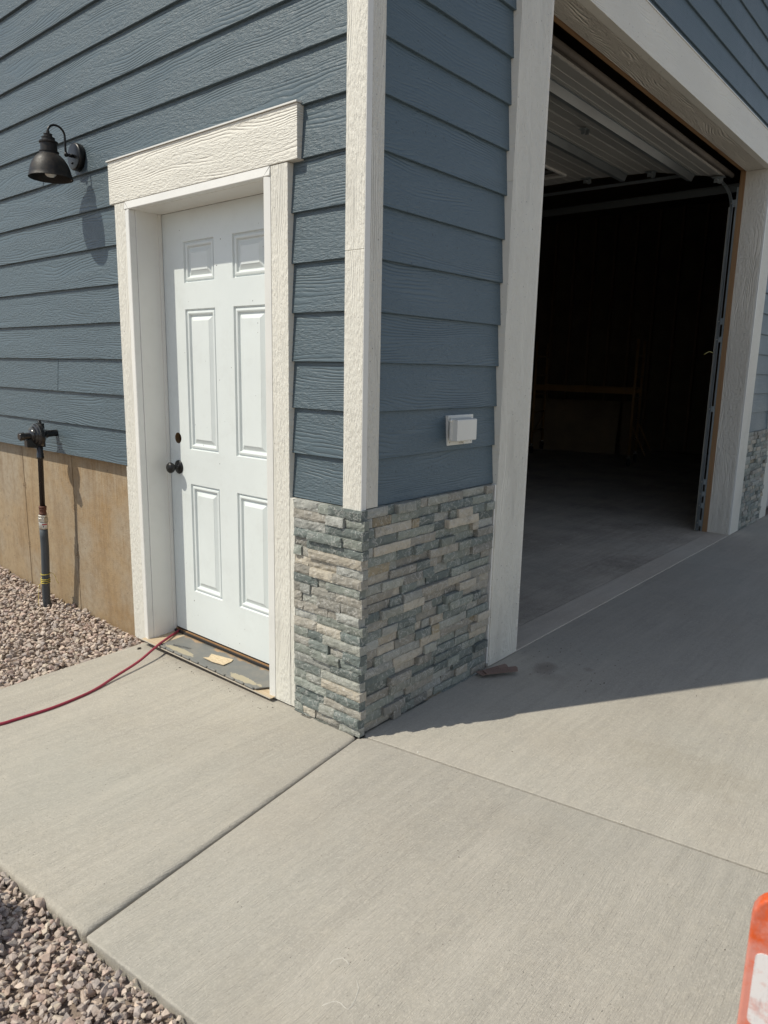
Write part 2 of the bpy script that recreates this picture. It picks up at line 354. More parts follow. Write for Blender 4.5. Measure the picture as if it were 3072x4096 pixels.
# --- lap siding ----------------------------------------------------
def plank(mb, wall, a0, a1, k):
    """one lapped board; wall 'A' runs along x at y=0, wall 'B' along y at x=0"""
    z0, z1 = Z[k], Z[k + 1] + .028
    if z1 > TOP: z1 = TOP
    mb.cp = random.random(); n = max(1, int((a1 - a0) / .35))
    j0 = random.uniform(-.0006, .0006)
    for i in range(n):
        p, q = a0 + (a1 - a0) * i / n, a0 + (a1 - a0) * (i + 1) / n
        def W(a, d, z): return (a, d, z) if wall == 'A' else (-d, a, z)
        def wob(a): return .0009 * noise.noise(Vector((a * 1.3, k * 3.1, 5 if wall == 'A' else 9)))
        vs = []
        for a in (p, q):
            w0 = wob(a) + j0
            vs += [W(a, -.0035 + w0, z0 + .0015 + .5 * w0), W(a, -.002 + w0, z0 + .5 * w0), W(a, .0100 + w0, z0 + .5 * w0), W(a, .0205, z1), W(a, .0122, z1)]
        b = mb.addv(vs)
        for (c, d) in ((0, 1), (1, 2), (2, 3), (3, 4), (4, 0)): mb.face([b + c, b + d, b + 5 + d, b + 5 + c])
        if i == 0: mb.face([b + t for t in range(5)][::-1])
        if i == n - 1: mb.face([b + 5 + t for t in range(5)])
seamsA = {2: [-2.285], 8: [-2.294], 5: [-4.6], 11: [-3.9], 0: [-5.2]}
seamsB = {15: [4.22], 16: [3.40], 18: [2.2, 5.1], 14: [1.9], 20: [3.0]}
def spans(lo, hi, holes, seams):
    s = [(lo, hi)]
    for h0, h1 in holes: s = [t for (a, b) in s for t in ((a, min(b, h0)), (max(a, h1), b)) if t[1] - t[0] > .01]
    for q in seams: s = [t for (a, b) in s for t in (((a, q - .0028), (q + .0028, b)) if a < q < b else ((a, b),))]
    return s
mA, mB = MB(), MB()
for k in range(0, 22):
    for a, b in spans(-9.0, -.02, [(-1.53, -.375)] if Z[k] < 2.09 else [], seamsA.get(k, [])): plank(mA, 'A', a, b, k)
    for a, b in spans(.02, 12.4, [(1.13, 5.01), (6.24, 10.1)] if Z[k] < 3.07 else [], seamsB.get(k, [])): plank(mB, 'B', a, b, k)
tag(mA.build('siding', 'sidA', bld), 'sunlit lap siding beside the entry door')
tag(mB.build('siding', 'sidB', bld), 'shaded lap siding round the garage opening')

# --- sheathing walls, foundation --------------------------------------
w1 = MB()
for (a, b, c, d) in ((-9, -1.44, .883, TOP), (-.48, -.018, .885, TOP), (-1.44, -.48, 2.10, TOP)): w1.box(a, b, .021, .16, c, d)
w1.build('wall', 'osb', bld)
w2 = MB()
for (a, b, c, d) in ((.021, 1.16, .0, TOP), (4.978, 6.27, -.03, TOP), (1.16, 4.978, 3.10, TOP), (6.27, 10.1, 3.1, TOP), (10.1, 12.4, -.03, TOP)): w2.box(-.17, -.021, a, b, c, d)
w2.build('wall', 'osb', bld)
fm = MB()
for (a, b) in ((-9, -5.0), (-4.997, -2.9235), (-2.9170, -2.281), (-2.2745, -1.44)):
    o = random.uniform(-.001, .001); fm.box(a, b, .045 + o, .26, -.5, .8815)
fm.build('foundation', 'found', bld, bevel=.003)
# broken form-tie marks on the foundation seams
for (tx, tz) in ((-2.919, .62), (-2.9195, .235), (-2.279, .575), (-2.2765, .285)):
    mb = MB()
    for k in range(16):
        ang = random.uniform(0, 6.28); rr = random.uniform(0, .019); sz = random.uniform(.003, .009)
        mb.lathe([(sz, -.003), (sz * .8, .002), (.0006, .004)], (tx + rr * math.cos(ang), .0455, tz + rr * 1.3 * math.sin(ang)), (random.uniform(-.3, .3), -1, random.uniform(-.3, .3)), 6, False)
    mb.build('form_tie_patch', 'tie', bld)

# --- trim -------------------------------------------------------------
def tb(name, mat, x0, x1, y0, y1, z0, z1, bv=.0018, lab=None, parent=None):
    mb = MB(); mb.cp = random.random(); mb.box(x0, x1, y0, y1, z0, z1); o = mb.build(name, mat, parent or bld, bevel=bv); tag(o, lab); return o
# corner post: face on the door wall in two lengths, face on the garage wall in one
for (z0, z1) in ((.872, 1.7872), (1.7878, TOP)): tb('corner_board', 'trVA', -.070, .0195, -.022, .006, z0, z1)
tb('corner_board', 'trVB', -.004, .022, .0065, .071, .884, TOP)
# thin return strip that shows on the garage side of the corner
tb('corner_board', 'pvc', .0197, .0222, -.0215, .0060, .8725, TOP, .0006)
# door surround
cT = 2.122
tb('door_casing', 'trVA', -1.566, -1.476, -.020, .05, -.0245, cT)
tb('door_casing', 'trVA', -.4575, -.364, -.020, .05, -.0105, cT)
tb('filler_strip', 'trVA', -1.588, -1.567, -.012, .044, -.0260, Z[0] - .003, .001)
tb('filler_strip', 'trVA', -.363, -.337, -.018, .044, -.0100, Z[0] - .003, .001)
tb('header_board', 'trHA', -1.603, -.309, -.023, .03, 2.124, 2.309)
mb = MB(); mb.prism([(-.030, 2.3100), (-.030, 2.3155), (.012, 2.320), (.012, 2.3110)], 0, -1.607, -.305); mb.build('drip_cap', 'pvc', bld)
# brickmould profile (outer flat, small step down to the jamb) and jamb
def bmould(xo, xi, z0, z1):
    sgn = 1 if xi > xo else -1
    pr = [(xo, -.021), (xi - sgn * .004, -.026), (xi, -.024), (xi + sgn * .002, .006), (xo, .006)]
    mb = MB(); mb.prism([(p[0], p[1]) for p in pr], 2, z0, z1); return mb
for (xa, xb) in ((-1.4748, -1.4372), (-.4587, -.4933)):
    mb = MB(); mb.tube([(xa, -.0222, 2.1215), (xb, -.0256, 2.0872)], .0007, 6); mb.build('mitre_joint', 'mortar', bld)
bmould(-1.4750, -1.437, -.0200, 2.086).build('brickmould', 'pvc', bld, bevel=.001)
bmould(-.4585, -.4935, -.0090, 2.086).build('brickmould', 'pvc', bld, bevel=.001)
mb = MB(); mb.prism([(-.021, 2.1230), (-.026, 2.0900), (-.024, 2.0868), (.006, 2.0865), (.006, 2.1230)], 0, -1.4750, -.4585); mb.build('brickmould', 'pvc', bld, bevel=.001)
mb = MB(); mb.box(-1.4745, -1.431, .0065, .1385, .0, 2.0875); mb.box(-1.4749, -1.4330, .1387, .20, .0, 2.0875); mb.build('jamb', 'jamb', bld, bevel=.0015)
mb = MB(); mb.box(-.4990, -.459, .0065, .1385, .0, 2.0875); mb.box(-.5010, -.4592, .1387, .20, .0, 2.0875); mb.build('jamb', 'jamb', bld, bevel=.0015)
mb = MB(); mb.box(-1.4308, -.4992, .0066, .1386, 2.0855, 2.1205); mb.build('jamb', 'jamb', bld, bevel=.0015)
mb = MB(); mb.box(-1.4308, -1.4245, .122, .1378, .02, 2.0850); mb.box(-.5055, -.4993, .122, .1378, .02, 2.0850); mb.build('weather_strip', 'jamb', bld)

# --- entry door ---------------------------------------------------------
def entry_door():
    DY = .140; x0, x1, z0, z1 = -1.4275, -.5035, .032, 2.0850
    xs = [x0, -1.3805 , -1.3255, -1.259, -1.029, -.897, -.667, x1]
    zs = [z0, .260, .813, 1.0055, 1.0605, 1.647, 1.766, 1.950, z1]
    pan = {(-1.259, .260), (-1.259, 1.0605), (-1.259, 1.766), (-.897, .260), (-.897, 1.0605), (-.897, 1.766)}
    zs2 = [z0, .260, .813, .984, 1.647, 1.766, 1.950, z1]
    prow = {1: (.260, .813), 3: (.984, 1.647), 5: (1.766, 1.950)}
    mb = MB()
    def quad(a, b, c, d, y=DY): i = mb.addv([(a, y, c), (b, y, c), (b, y, d), (a, y, d)]); mb.face([i, i + 1, i + 2, i + 3])
    # stile with lock bore: split round the hole
    hx, hz, hr = -1.353, 1.033, .0272
    quad(x0, -1.259, z0, hz - .05); quad(x0, -1.259, hz + .05, z1); quad(x0, hx - .05, hz - .05, hz + .05); quad(hx + .05, -1.259, hz - .05, hz + .05)
    n = 32; ring = []; sq = []
    for k in range(n):
        a = 2 * math.pi * (k + .5) / n; c, s_ = math.cos(a), math.sin(a); m = max(abs(c), abs(s_))
        ring.append((hx + hr * c, DY, hz + hr * s_)); sq.append((hx + .05 * c / m, DY, hz + .05 * s_ / m))
    i = mb.addv(ring); j = mb.addv(sq)
    for k in range(n): mb.face([i + k, j + k, j + (k + 1) % n, i + (k + 1) % n])
    for cx in ((-.05, -.05), (.05, -.05), (.05, .05), (-.05, .05)):   # corner triangles
        c = (hx + cx[0], DY, hz + cx[1]); ks = sorted(range(n), key=lambda k: (Vector(sq[k]) - Vector(c)).length)[:2]
        q = mb.addv([c]); mb.face([q, j + ks[0], j + ks[1]])
    # middle and right stiles, rails
    quad(-1.029, -.897, z0, z1); quad(-.667, x1, z0, z1)
    for (xa, xb) in ((-1.259, -1.029), (-.897, -.667)):
        for t in (0, 2, 4, 6): quad(xa, xb, zs2[t], zs2[t + 1])
        for t in (1, 3, 5):
            za, zb = prow[t]
            prof = [(0, 0), (.0035, .0085), (.0075, .0100), (.012, .0035), (.019, .0022), (.0235, .0040), (.0270, .0120), (.0310, .0135), (.0330, .0135), (.0520, .0035), (.0535, .0022)]
            rings = []
            for (ins, d) in prof: rings.append(mb.addv([(xa + ins, DY + d, za + ins), (xb - ins, DY + d, za + ins), (xb - ins, DY + d, zb - ins), (xa + ins, DY + d, zb - ins)]))
            for a, b in zip(rings, rings[1:]):
                for k in range(4): mb.face([a + k, a + (k + 1) % 4, b + (k + 1) % 4, b + k])
            mb.face([rings[-1] + k for k in range(4)])
    # edges and back
    mb.face([mb.addv([(x0, DY, z0), (x0, DY, z1), (x0, DY + .044, z1), (x0, DY + .044, z0)]) + k for k in range(4)])
    mb.face([mb.addv([(x1, DY, z0), (x1, DY, z1), (x1, DY + .044, z1), (x1, DY + .044, z0)]) + k for k in range(4)])
    mb.face([mb.addv([(x0, DY, z0), (x1, DY, z0), (x1, DY + .044, z0), (x0, DY + .044, z0)]) + k for k in range(4)])
    mb.face([mb.addv([(x0, DY, z1), (x1, DY, z1), (x1, DY + .044, z1), (x0, DY + .044, z1)]) + k for k in range(4)])
    mb.face([mb.addv([(x0, DY + .044, z0), (x1, DY + .044, z0), (x1, DY + .044, z1), (x0, DY + .044, z1)]) + k for k in range(4)])
    d = mb.build('entry_door', 'door', bld, recalc=False); tag(d, 'white six panel entry door with black knob and open lock bore')
    # lock bore lining
    t = MB(); t.lathe([(hr, .0), (hr, .036)], (hx, DY, hz), (0, 1, 0), 32, True, False, False)
    i = t.addv([(hx + hr * math.cos(2 * math.pi * k / 32), DY + .036, hz + hr * math.sin(2 * math.pi * k / 32)) for k in range(32)])
    t.face([i + k for k in range(32)])
    t.build('lock_bore', wood_mat('bore_lining', (.22, .15, .075), (.16, .10, .05), 2, 0, 60.), d)
    t = MB(); t.lathe([(.0125, 0), (.0125, .004)], (hx + .004, DY + .031, hz), (0, 1, 0), 20); t.build('bolt_hole_dark_disc', 'rubber', d)  # solid black disc stands in for the dark inside the bolt hole
    t = MB(); kx, kz = -1.354, .888
    t.lathe([(.0345, 0), (.0345, .003), (.031, .006), (.018, .0105), (.0135, .012), (.0125, .030), (.0145, .034), (.021, .037), (.0255, .043), (.0270, .050), (.0262, .056), (.021, .062), (.012, .0655), (.0005, .067)], (kx, DY - .0002, kz), (0, -1, 0), 40, True, False, True)
    t.build('door_knob', 'black', d)
    t = MB(); t.box(x0 + .002, x1 - .002, DY + .004, DY + .040, .0235, .0315); t.build('door_sweep', 'rubber', d)
    return d
entry_door()

# --- door sill ------------------------------------------------------------
sl = MB(); sl.prism([(-.046, -.003), (-.046, -.001), (.130, .006), (.134, .017), (.200, .020), (.200, -.03), (.030, -.03), (.030, -.003)], 0, -1.4705, -.4600)
sill = sl.build('door_sill', wood_mat('ribbed_sill', (.50, .42, .30), (.40, .30, .19), 0, 1, 160.), bld)
tag(sill, 'ribbed wooden door sill with aluminium lip')
t = MB(); t.box(-1.4700, -.4603, -.0500, -.0465, -.0035, .0012); t.build('sill_lip', 'lip', sill, bevel=.0006)
t = MB(); t.box(-1.4300, -.5000, .1255, .1325, .0065, .0200); t.build('sill_nosing', 'rubber', sill)
t = MB(); t.box(-1.4300, -.5000, .1332, .1394, .0070, .0250); t.build('sill_strip', 'woodh', sill)
# membrane lying over the sill
mm = MB(); nx, ny = 60, 12
def msurf(u, v):   # u along x, v front to back
    x = -1.318 + u * (1.318 - .500); y = -.040 + v * .158
    cut = max(0., (u - .90) / .10)          # right front corner folded away
    if v < .55: x = min(x, -.565 + .065 * v / .55) if u > .9 else x
    zz = .0035 + .006 * v + .0022 * noise.noise(Vector((x * 9, y * 14, 3))) + .002
    if u > .93: zz += .010 * ((u - .93) / .07) ** 2 * max(0, .8 - v)
    return (x, y, zz)
idx = [[mm.addv([msurf(i / nx, j / ny)]) for j in range(ny + 1)] for i in range(nx + 1)]
for i in range(nx):
    for j in range(ny): mm.face([idx[i][j], idx[i + 1][j], idx[i + 1][j + 1], idx[i][j + 1]], True)
memb = mm.build('sill_membrane', 'memb', bld); tag(memb, 'torn grey membrane over the door sill')
so = memb.modifiers.new('t', 'SOLIDIFY'); so.thickness = .0015
rl = MB()
segs = 11; L0, L1 = -1.318, -.575
for k in range(segs):
    a = L0 + (L1 - L0) * k / segs + .004; b = L0 + (L1 - L0) * (k + 1) / segs - .004
    rl.tube([(a, -.0410, .0055), (a + .004, -.0412, .0058), (b - .014, -.0415, .0055), (b, -.041, .0045)], [.0050, .0054, .0054, .0050], 10)
rl.build('rolled_edge', 'memb', memb)
sc = MB(); sc.prism([(-1.005, .002), (-.985, .018), (-1.012, .055), (-.880, .083), (-.866, .060), (-.862, .012), (-.93, .000)], 2, .0135, .0160); sc.build('board_scrap', 'scrap', memb)
fc = bpy.data.curves.new('print', 'FONT'); fc.body = 'STRUCTURAL'; fc.size = .019; fc.extrude = .0002
fo = bpy.data.objects.new('print', fc); COL.objects.link(fo)
dg = bpy.context.evaluated_depsgraph_get(); pm = bpy.data.meshes.new_from_object(fo.evaluated_get(dg)); COL.objects.unlink(fo); bpy.data.objects.remove(fo)
po = bpy.data.objects.new('printed_text', pm); COL.objects.link(po); pm.materials.clear(); pm.materials.append(M['darkink']); po.parent = memb
po.matrix_local = Matrix.Translation((-1.150, .040, .0118)) @ Matrix.Rotation(math.radians(197), 4, 'Z')

# --- stacked stone ----------------------------------------------------------
PAL = [((.225, .245, .22), 5), ((.165, .19, .18), 4), ((.29, .295, .265), 3), ((.245, .235, .21), 4), ((.42, .385, .325), 2), ((.44, .395, .325), 1), ((.30, .28, .245), 3), ((.30, .25, .17), .5), ((.125, .15, .145), 3), ((.32, .325, .305), 2)]
PAL = [((c[0] * .92 + .014, c[1] * .92 + .014, c[2] * .90 + .012), wt) for c, wt in PAL]
PALW = [c for c, wt in PAL for _ in range(int(wt * 2))]
def stones(name, wall, lo, hi, zfun, ztop, corner, lab, parent=bld, seed=3):
    """wall A: stones along x in front of y=.0; wall B: stones along y in front of x=.0"""
    rnd = random.Random(seed); mb = MB(); RH = .0372; row = 0; z = ztop
    while z > -.09:
        za = z - RH
        a = lo
        off = (row % 2)
        while a < hi - .001:
            L = rnd.choice((.05, .08, .10, .12, .15, .18, .21)) * rnd.uniform(.85, 1.15)
            if hi - (a + L) < .05: L = hi - a
            b = min(hi, a + L)
            D = rnd.choice((.020, .026, .030, .034, .042, .030)) + rnd.uniform(-.002, .002)
            if a < lo + .001: D = min(D, .028)
            if wall == 'B': D = .020 + (D - .022) * 1.0
            endA = (corner and b >= hi - .0005)
            bb = b
            if wall == 'A' and endA: bb = .030 + rnd.uniform(-.003, .012); D = rnd.uniform(.026, .040)
            c = rnd.choice(PALW); g = rnd.uniform(.85, 1.2); mb.cc = tuple(min(1, k * g) for k in c); mb.cp = rnd.random()
            za2 = za + (rnd.random() < .18) * -RH * 0
            nx = max(3, int((bb - a) / .013)); nz = 4; sd = rnd.uniform(0, 99)
            tilt = rnd.uniform(-.004, .004); g0 = .0007
            grid = []
            for i in range(nx + 1):
                col_ = []
                for j in range(nz + 1):
                    u = a + g0 + (bb - a - 2 * g0) * i / nx; zz = za + g0 + (z - za - 2 * g0) * j / nz
                    nn = noise.noise(Vector((u * 22, zz * 30, sd))) * (.0045 if wall == 'A' else .0028) + noise.noise(Vector((u * 70, zz * 85, sd + 5))) * (.0026 if wall == 'A' else .0014)
                    d = D + nn + tilt * (j / nz - .5)
                    edge = (i in (0, nx)) or (j in (0, nz))
                    if edge: d -= (.0018 if wall == 'A' else .0014) + .0016 * rnd.random()
                    if j in (0, nz) : zz += rnd.uniform(-.0005, .0005)
                    zb = max(zz, zfun(u, 0) + .001) if True else zz
                    col_.append((u, -d, zb) if wall == 'A' else (d, u, zb))
                grid.append([mb.addv([q]) for q in col_])
            for i in range(nx):
                for j in range(nz): mb.face([grid[i][j], grid[i + 1][j], grid[i + 1][j + 1], grid[i][j + 1]])
            def back(i, j):
                q = mb.v[grid[i][j]]; return mb.addv([(q[0], .004, q[2]) if wall == 'A' else (-.004, q[1], q[2])])
            loop = [(i, 0) for i in range(nx + 1)] + [(nx, j) for j in range(1, nz + 1)] + [(i, nz) for i in range(nx - 1, -1, -1)] + [(0, j) for j in range(nz - 1, 0, -1)]
            bk = [back(*q) for q in loop]
            for k in range(len(loop)):
                k2 = (k + 1) % len(loop); mb.face([grid[loop[k][0]][loop[k][1]], grid[loop[k2][0]][loop[k2][1]], bk[k2], bk[k]])
            a = b
        z = za; row += 1
    o = mb.build(name, 'stone', parent, recalc=True); tag(o, lab); return o
stones('stone_veneer', 'A', -.335, .000, lambda x, y: gz(x, 0), .8805, True, 'sunlit stacked stone beside the entry door', seed=5)
stones('stone_veneer', 'B', -.004, .874, lambda x, y: gz(0, x), .8815, False, 'shaded stacked stone under the vent cover', seed=11)
stones('stone_veneer', 'B', 5.236, 6.015, lambda x, y: gz(0, x), .8815, False, 'stacked stone pier beyond the garage opening', seed=23)
bk = MB(); bk.box(-.48, .003, -.003, .20, -.2, .8800); bk.build('veneer_backer', 'mortar', bld)
bk = MB(); bk.box(-.02, .0028, .201, .902, -.1, .8805); bk.build('veneer_backer', 'mortar', bld)
bk = MB(); bk.box(-.02, .003, 5.233, 6.018, -.1, .8805); bk.build('veneer_backer', 'mortar', bld)

# --- garage opening trim -------------------------------------------------------
HB, HT = 3.078, 3.303
def vtrim(y0, y1): 
    tb('opening_casing', 'trVB', -.018, .030, y0, y1, gz(0, (y0 + y1) / 2) + .004, HB - .0005)
vtrim(.905, 1.152); vtrim(4.984, 5.232); vtrim(6.022, 6.262); vtrim(10.1, 10.34)
tb('opening_casing', 'pvc', -.018, .024, .8925, .9045, .004, Z[0] - .004, .001)
tb('header_board', 'trHB', -.018, .0315, .905, 5.232, HB, HT, lab='white header board over the garage opening')
tb('header_board', 'trHB', -.018, .0315, 6.022, 10.34, HB, HT)
mb = MB(); mb.prism([(-.012, HT + .0005), (.036, HT + .0005), (.036, HT + .006), (-.012, HT + .012)], 1, .901, 5.236); mb.prism([(-.012, HT + .0005), (.036, HT + .0005), (.036, HT + .006), (-.012, HT + .012)], 1, 6.018, 10.344); mb.build('drip_cap', 'pvc', bld)
# reveal boards
tb('reveal_board', 'trVX', -.166, .0285, 1.1525, 1.172, gz(0, 1.1) + .004, HB + .018)
tb('reveal_board', 'trVX', -.166, .0130, 4.966, 4.9835, gz(0, 5) + .004, HB + .0005)
tb('reveal_board', 'pvc', .0140, .0295, 4.9700, 4.9838, gz(0, 5) + .004, HB - .0010, .001)
tb('reveal_board', 'trHX', -.166, .0120, 1.1725, 4.9655, HB + .001, HB + .018)
tb('lumber_buck', 'wood', -.2080, -.1665, 4.9600, 5.02, -.03, HB + .010, .001, lab='bare lumber edge inside the opening')
tb('lumber_buck', 'wood', -.2080, -.1665, 1.12, 1.180, -.01, HB + .010, .001)
tb('lumber_buck', 'woodh', -.2080, -.1665, 1.1205, 5.0195, HB + .0105, HB + .06, .001)
# closed second door further along the wall
mb = MB()
for k in range(6):
    mb.box(-.13, -.09, 6.27, 10.1, -.03 + k * .53, -.03 + k * .53 + .525)
mb.build('closed_door', 'panel', bld, bevel=.003)

# --- roof ------------------------------------------------------------------------
rf = MB()
rf.prism([(-4.5, 7.0), (-9.5, 5.02), (-9.5, 4.97), (.45, 4.97), (.45, 5.02)], 1, -.45, 12.8); rf.build('roof', smooth_mat('grey_shingle', (.08, .08, .085), .9, amp=.003), bld)
so_ = MB(); so_.box(-9.45, .42, -.42, 12.75, 4.942, 4.968); so_.build('soffit', 'pvc', bld)
fa = MB(); fa.box(.452, .475, -.47, 12.82, 4.90, 5.06); fa.box(-9.5, .4515, -.475, -.452, 4.90, 5.06); fa.build('fascia', 'pvc', bld)

# --- interior -----------------------------------------------------------------------
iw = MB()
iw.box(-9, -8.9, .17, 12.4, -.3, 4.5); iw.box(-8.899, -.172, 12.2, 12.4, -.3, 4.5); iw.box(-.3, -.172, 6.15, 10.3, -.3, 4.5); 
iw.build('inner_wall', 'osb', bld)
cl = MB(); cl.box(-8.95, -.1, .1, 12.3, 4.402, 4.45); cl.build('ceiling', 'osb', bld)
for k in range(20):
    s_ = MB(); s_.cp = random.random(); s_.box(-8.6 + k * .42, -8.56 + k * .42, 12.10, 12.195, -.02, 4.39); s_.build('wall_stud', 'stud', bld)
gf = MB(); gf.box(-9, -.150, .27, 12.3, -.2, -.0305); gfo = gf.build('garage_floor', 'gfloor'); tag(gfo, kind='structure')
# floor level follows the photographed line: raise the slab toward the near jamb
for v in gfo.data.vertices:
    if v.co.z > -.1: v.co.z = gz(0, v.co.y) + .003
st = MB(); st.box(-.1485, .024, .9, 5.02, -.2, 0); sto = st.build('threshold_strip', 'strip', bevel=.004); tag(sto, kind='structure')
for v in sto.data.vertices:
    if v.co.z > -.1: v.co.z = gz(0, v.co.y) + .004

# --- overhead door --------------------------------------------------------------------
od = tag(empty('overhead_door'), 'raised grey sectional door hanging inside the garage opening'); od.parent = bld
YA, YB = 1.21, 4.885
def sec(p0, p1, name='door_section', win=None):
    """p0,p1 = (x,z) of the underside edges; ribs run along y"""
    a, b = Vector((p0[0], p0[1])), Vector((p1[0], p1[1])); d = (b - a).normalized(); nrm = Vector((-d.y, d.x)); 
    if nrm.y < 0: nrm = -nrm
    L = (b - a).length; prof = []
    # underside with embossed ribs
    ss = [0, .006, .012, .105, .108, .111, .19, .193, .196, .30, .303, .306, .40, .403, .406, .49, .493, .496, L - .012, L - .006, L]
    dd = [0, .004, .0, .0, -.003, .0, .0, -.003, 0, .0, -.003, 0, 0, -.003, 0, 0, -.003, 0, 0, .004, 0]
    pts = [a + d * s_ + nrm * q for s_, q in zip(ss, dd)]
    poly = [(p.x, p.y) for p in pts] + [((b + nrm * .045).x, (b + nrm * .045).y), ((a + nrm * .045).x, (a + nrm * .045).y)]
    mb = MB()
    if win:
        y0, y1 = win; mb.prism(poly, 1, YA, y0); mb.prism(poly, 1, y1, YB)
        q = a + d * .10; e = a + d * .36
        def quadp(s0, s1): A = a + d * s0; B = a + d * s1; return [(A.x, A.y), (B.x, B.y), ((B + nrm * .045).x, (B + nrm * .045).y), ((A + nrm * .045).x, (A + nrm * .045).y)]
        mb.prism(quadp(0, .10), 1, y0, y1); mb.prism(quadp(.38, L), 1, y0, y1)
    else: mb.prism(poly, 1, YA, YB)
    return mb.build(name, 'panel', od)
P = [(-.315, 3.040), (-.922, 3.168), (-1.536, 3.198), (-2.150, 3.200), (-2.76, 3.200), (-3.37, 3.20)]
sec(P[0], P[1]); sec(P[1], P[2]); s3 = sec(P[2], P[3], win=(1.9, 4.58)); sec(P[3], P[4]); sec(P[4], P[5])
wf = MB(); wf.box(-1.93, -1.905, 1.9, 4.60, 3.176, 3.196); wf.box(-1.655, -1.632, 1.9, 4.60, 3.176, 3.196); wf.box(-1.905, -1.655, 4.578, 4.60, 3.176, 3.196); wf.build('window_frame', 'pvc', s3, bevel=.002)
wg = MB(); wg.box(-1.90, -1.66, 1.9, 4.575, 3.215, 3.219); gm = NT('dark_pane'); wg.build('window_pane', gm.fin((.02, .025, .025), .08), s3)
sb = MB(); sb.tube([(-.272, YA + .02, 3.058), (-.272, YB + .06, 3.058)], .021, 12); sb.box(-.312, -.286, YA, YB + .02, 3.052, 3.072); sb.build('bottom_seal', 'seal', od)
def strut(x, z, w_=.082, h_=.052, sl=.0):
    mb = MB()
    pr = [(x - w_ / 2 - .018, z + .0), (x - w_ / 2, z), (x - w_ / 4, z - h_), (x + w_ / 4, z - h_), (x + w_ / 2, z), (x + w_ / 2 + .018, z), (x + w_ / 2 + .018, z + .003), (x + w_ / 2 - .002, z + .003), (x + w_ / 4 - .002, z - h_ + .003), (x - w_ / 4 + .002, z - h_ + .003), (x - w_ / 2 + .002, z + .003), (x - w_ / 2 - .018, z + .003)]
    pr = [(p[0], p[1] + (x - p[0]) * sl) for p in pr]
    mb.prism(pr, 1, YA + .05, YB - .01); return mb.build('strut', 'galv', od)
strut(-.600, 3.096, sl=.21); strut(-1.205, 3.180, sl=.05); strut(-2.5, 3.195); 
def hinge(x, z, y):
    mb = MB(); mb.box(x - .05, x + .05, y - .035, y + .035, z - .004, z); mb.box(x - .045, x + .03, y + .020, y + .0235, z - .035, z - .004)
    mb.tube([(x - .01, y - .03, z - .016), (x - .01, y + .11, z - .016)], .007, 10); mb.lathe([(.022, 0), (.022, .018)], (x - .01, y + .055, z - .016), (0, 1, 0), 16)
    return mb.build('roller_hinge', 'galv', od, bevel=.001)
hinge(-.925, 3.162, YB - .05); hinge(-1.540, 3.194, YB - .05); hinge(-.345, 3.034, YB - .045); hinge(-2.15, 3.194, YB - .05)
mb = MB(); mb.box(-.895, -.835, 3.31, 3.375, 3.135, 3.139); mb.box(-.880, -.850, 3.325, 3.345, 3.105, 3.135); mb.box(-.86, -.83, 3.35, 3.358, 3.10, 3.136); mb.build('centre_hinge', 'galv', od, bevel=.001)

# track and its brackets
tr = tag(empty('door_track'), 'galvanised door track on the far side of the garage opening'); tr.parent = bld
def track(yw, sgn):
    mb = MB(); pts = [(-.245, gz(0, 5) + .012), (-.245, 2.78)]
    R_ = .33
    for k in range(1, 13):
        a = math.pi / 2 * k / 12; pts.append((-.245 - R_ + R_ * math.cos(a), 2.78 + R_ * math.sin(a)))
    pts += [(-3.6, 2.78 + R_ + .03)]
    # channel section: web against the wall side, two lips facing the opening
    secp = [(-.012, 0), (.012, 0), (.012, -.006), (.010, -.006), (.010, -.0025), (-.0100, -.0025), (-.0100, -.020), (-.012, -.020)]
    rings = []
    for i, p in enumerate(pts):
        q0 = pts[max(i - 1, 0)]; q1 = pts[min(i + 1, len(pts) - 1)]; d = Vector((q1[0] - q0[0], q1[1] - q0[1])).normalized(); n_ = Vector((d.y, -d.x))
        rings.append(mb.addv([(p[0] + n_.x * -s_[0], yw + sgn * s_[1] * -1, p[1] + n_.y * -s_[0]) for s_ in secp]))
    for a, b in zip(rings, rings[1:]):
        for k in range(8): mb.face([a + k, a + (k + 1) % 8, b + (k + 1) % 8, b + k])
    mb.face([rings[0] + k for k in range(8)]); mb.face([rings[-1] + k for k in range(8)])
    return mb.build('track_rail', 'trk', tr)
track(4.935, -1); track(1.165, 1)
lp = MB(); lp.box(-.2625, -.2573, 4.9120, 4.9350, -.018, 2.80); lp.build('track_lip', 'zinc', tr)
an = MB(); an.box(-.2115, -.2090, 4.957, 5.02, -.028, 2.96); an.box(-.2225, -.2116, 4.957, 4.9595, -.028, 2.96); an.build('wall_angle', 'galv', tr)
for (z0, hh, col_) in ((2.80, .06, 'galv'), (1.83, .055, 'galv'), (1.68, .045, 'yel'), (1.07, .05, 'galv'), (.41, .05, 'galv'), (.30, .045, 'galv'), (.19, .05, 'galv'), (.02, .06, 'galv')):
    mb = MB(); mb.box(-.250, -.2118, 4.9385, 4.9415, z0, z0 + hh); mb.build('track_bracket', 'galv', tr, bevel=.001)
    bo = MB(); bo.lathe([(.006, 0), (.0055, .003), (.001, .005)], (-.247, 4.9310, z0 + hh / 2), (0, -1, 0), 10); bo.build('bolt', 'zinc', tr)
an = MB(); an.box(-3.4, -.2, 4.962, 4.966, 2.925, 2.985); an.box(-3.4, -.2, 4.93, 4.9618, 2.982, 2.985); an.build('track_support', 'gas2', tr)
mb = MB(); mb.tube([(-.262, 4.92, 1.585), (-.29, 4.90, 1.60), (-.31, 4.88, 1.585), (-.325, 4.87, 1.57)], .004, 6); mb.build('tape_scrap', 'tape', tr)

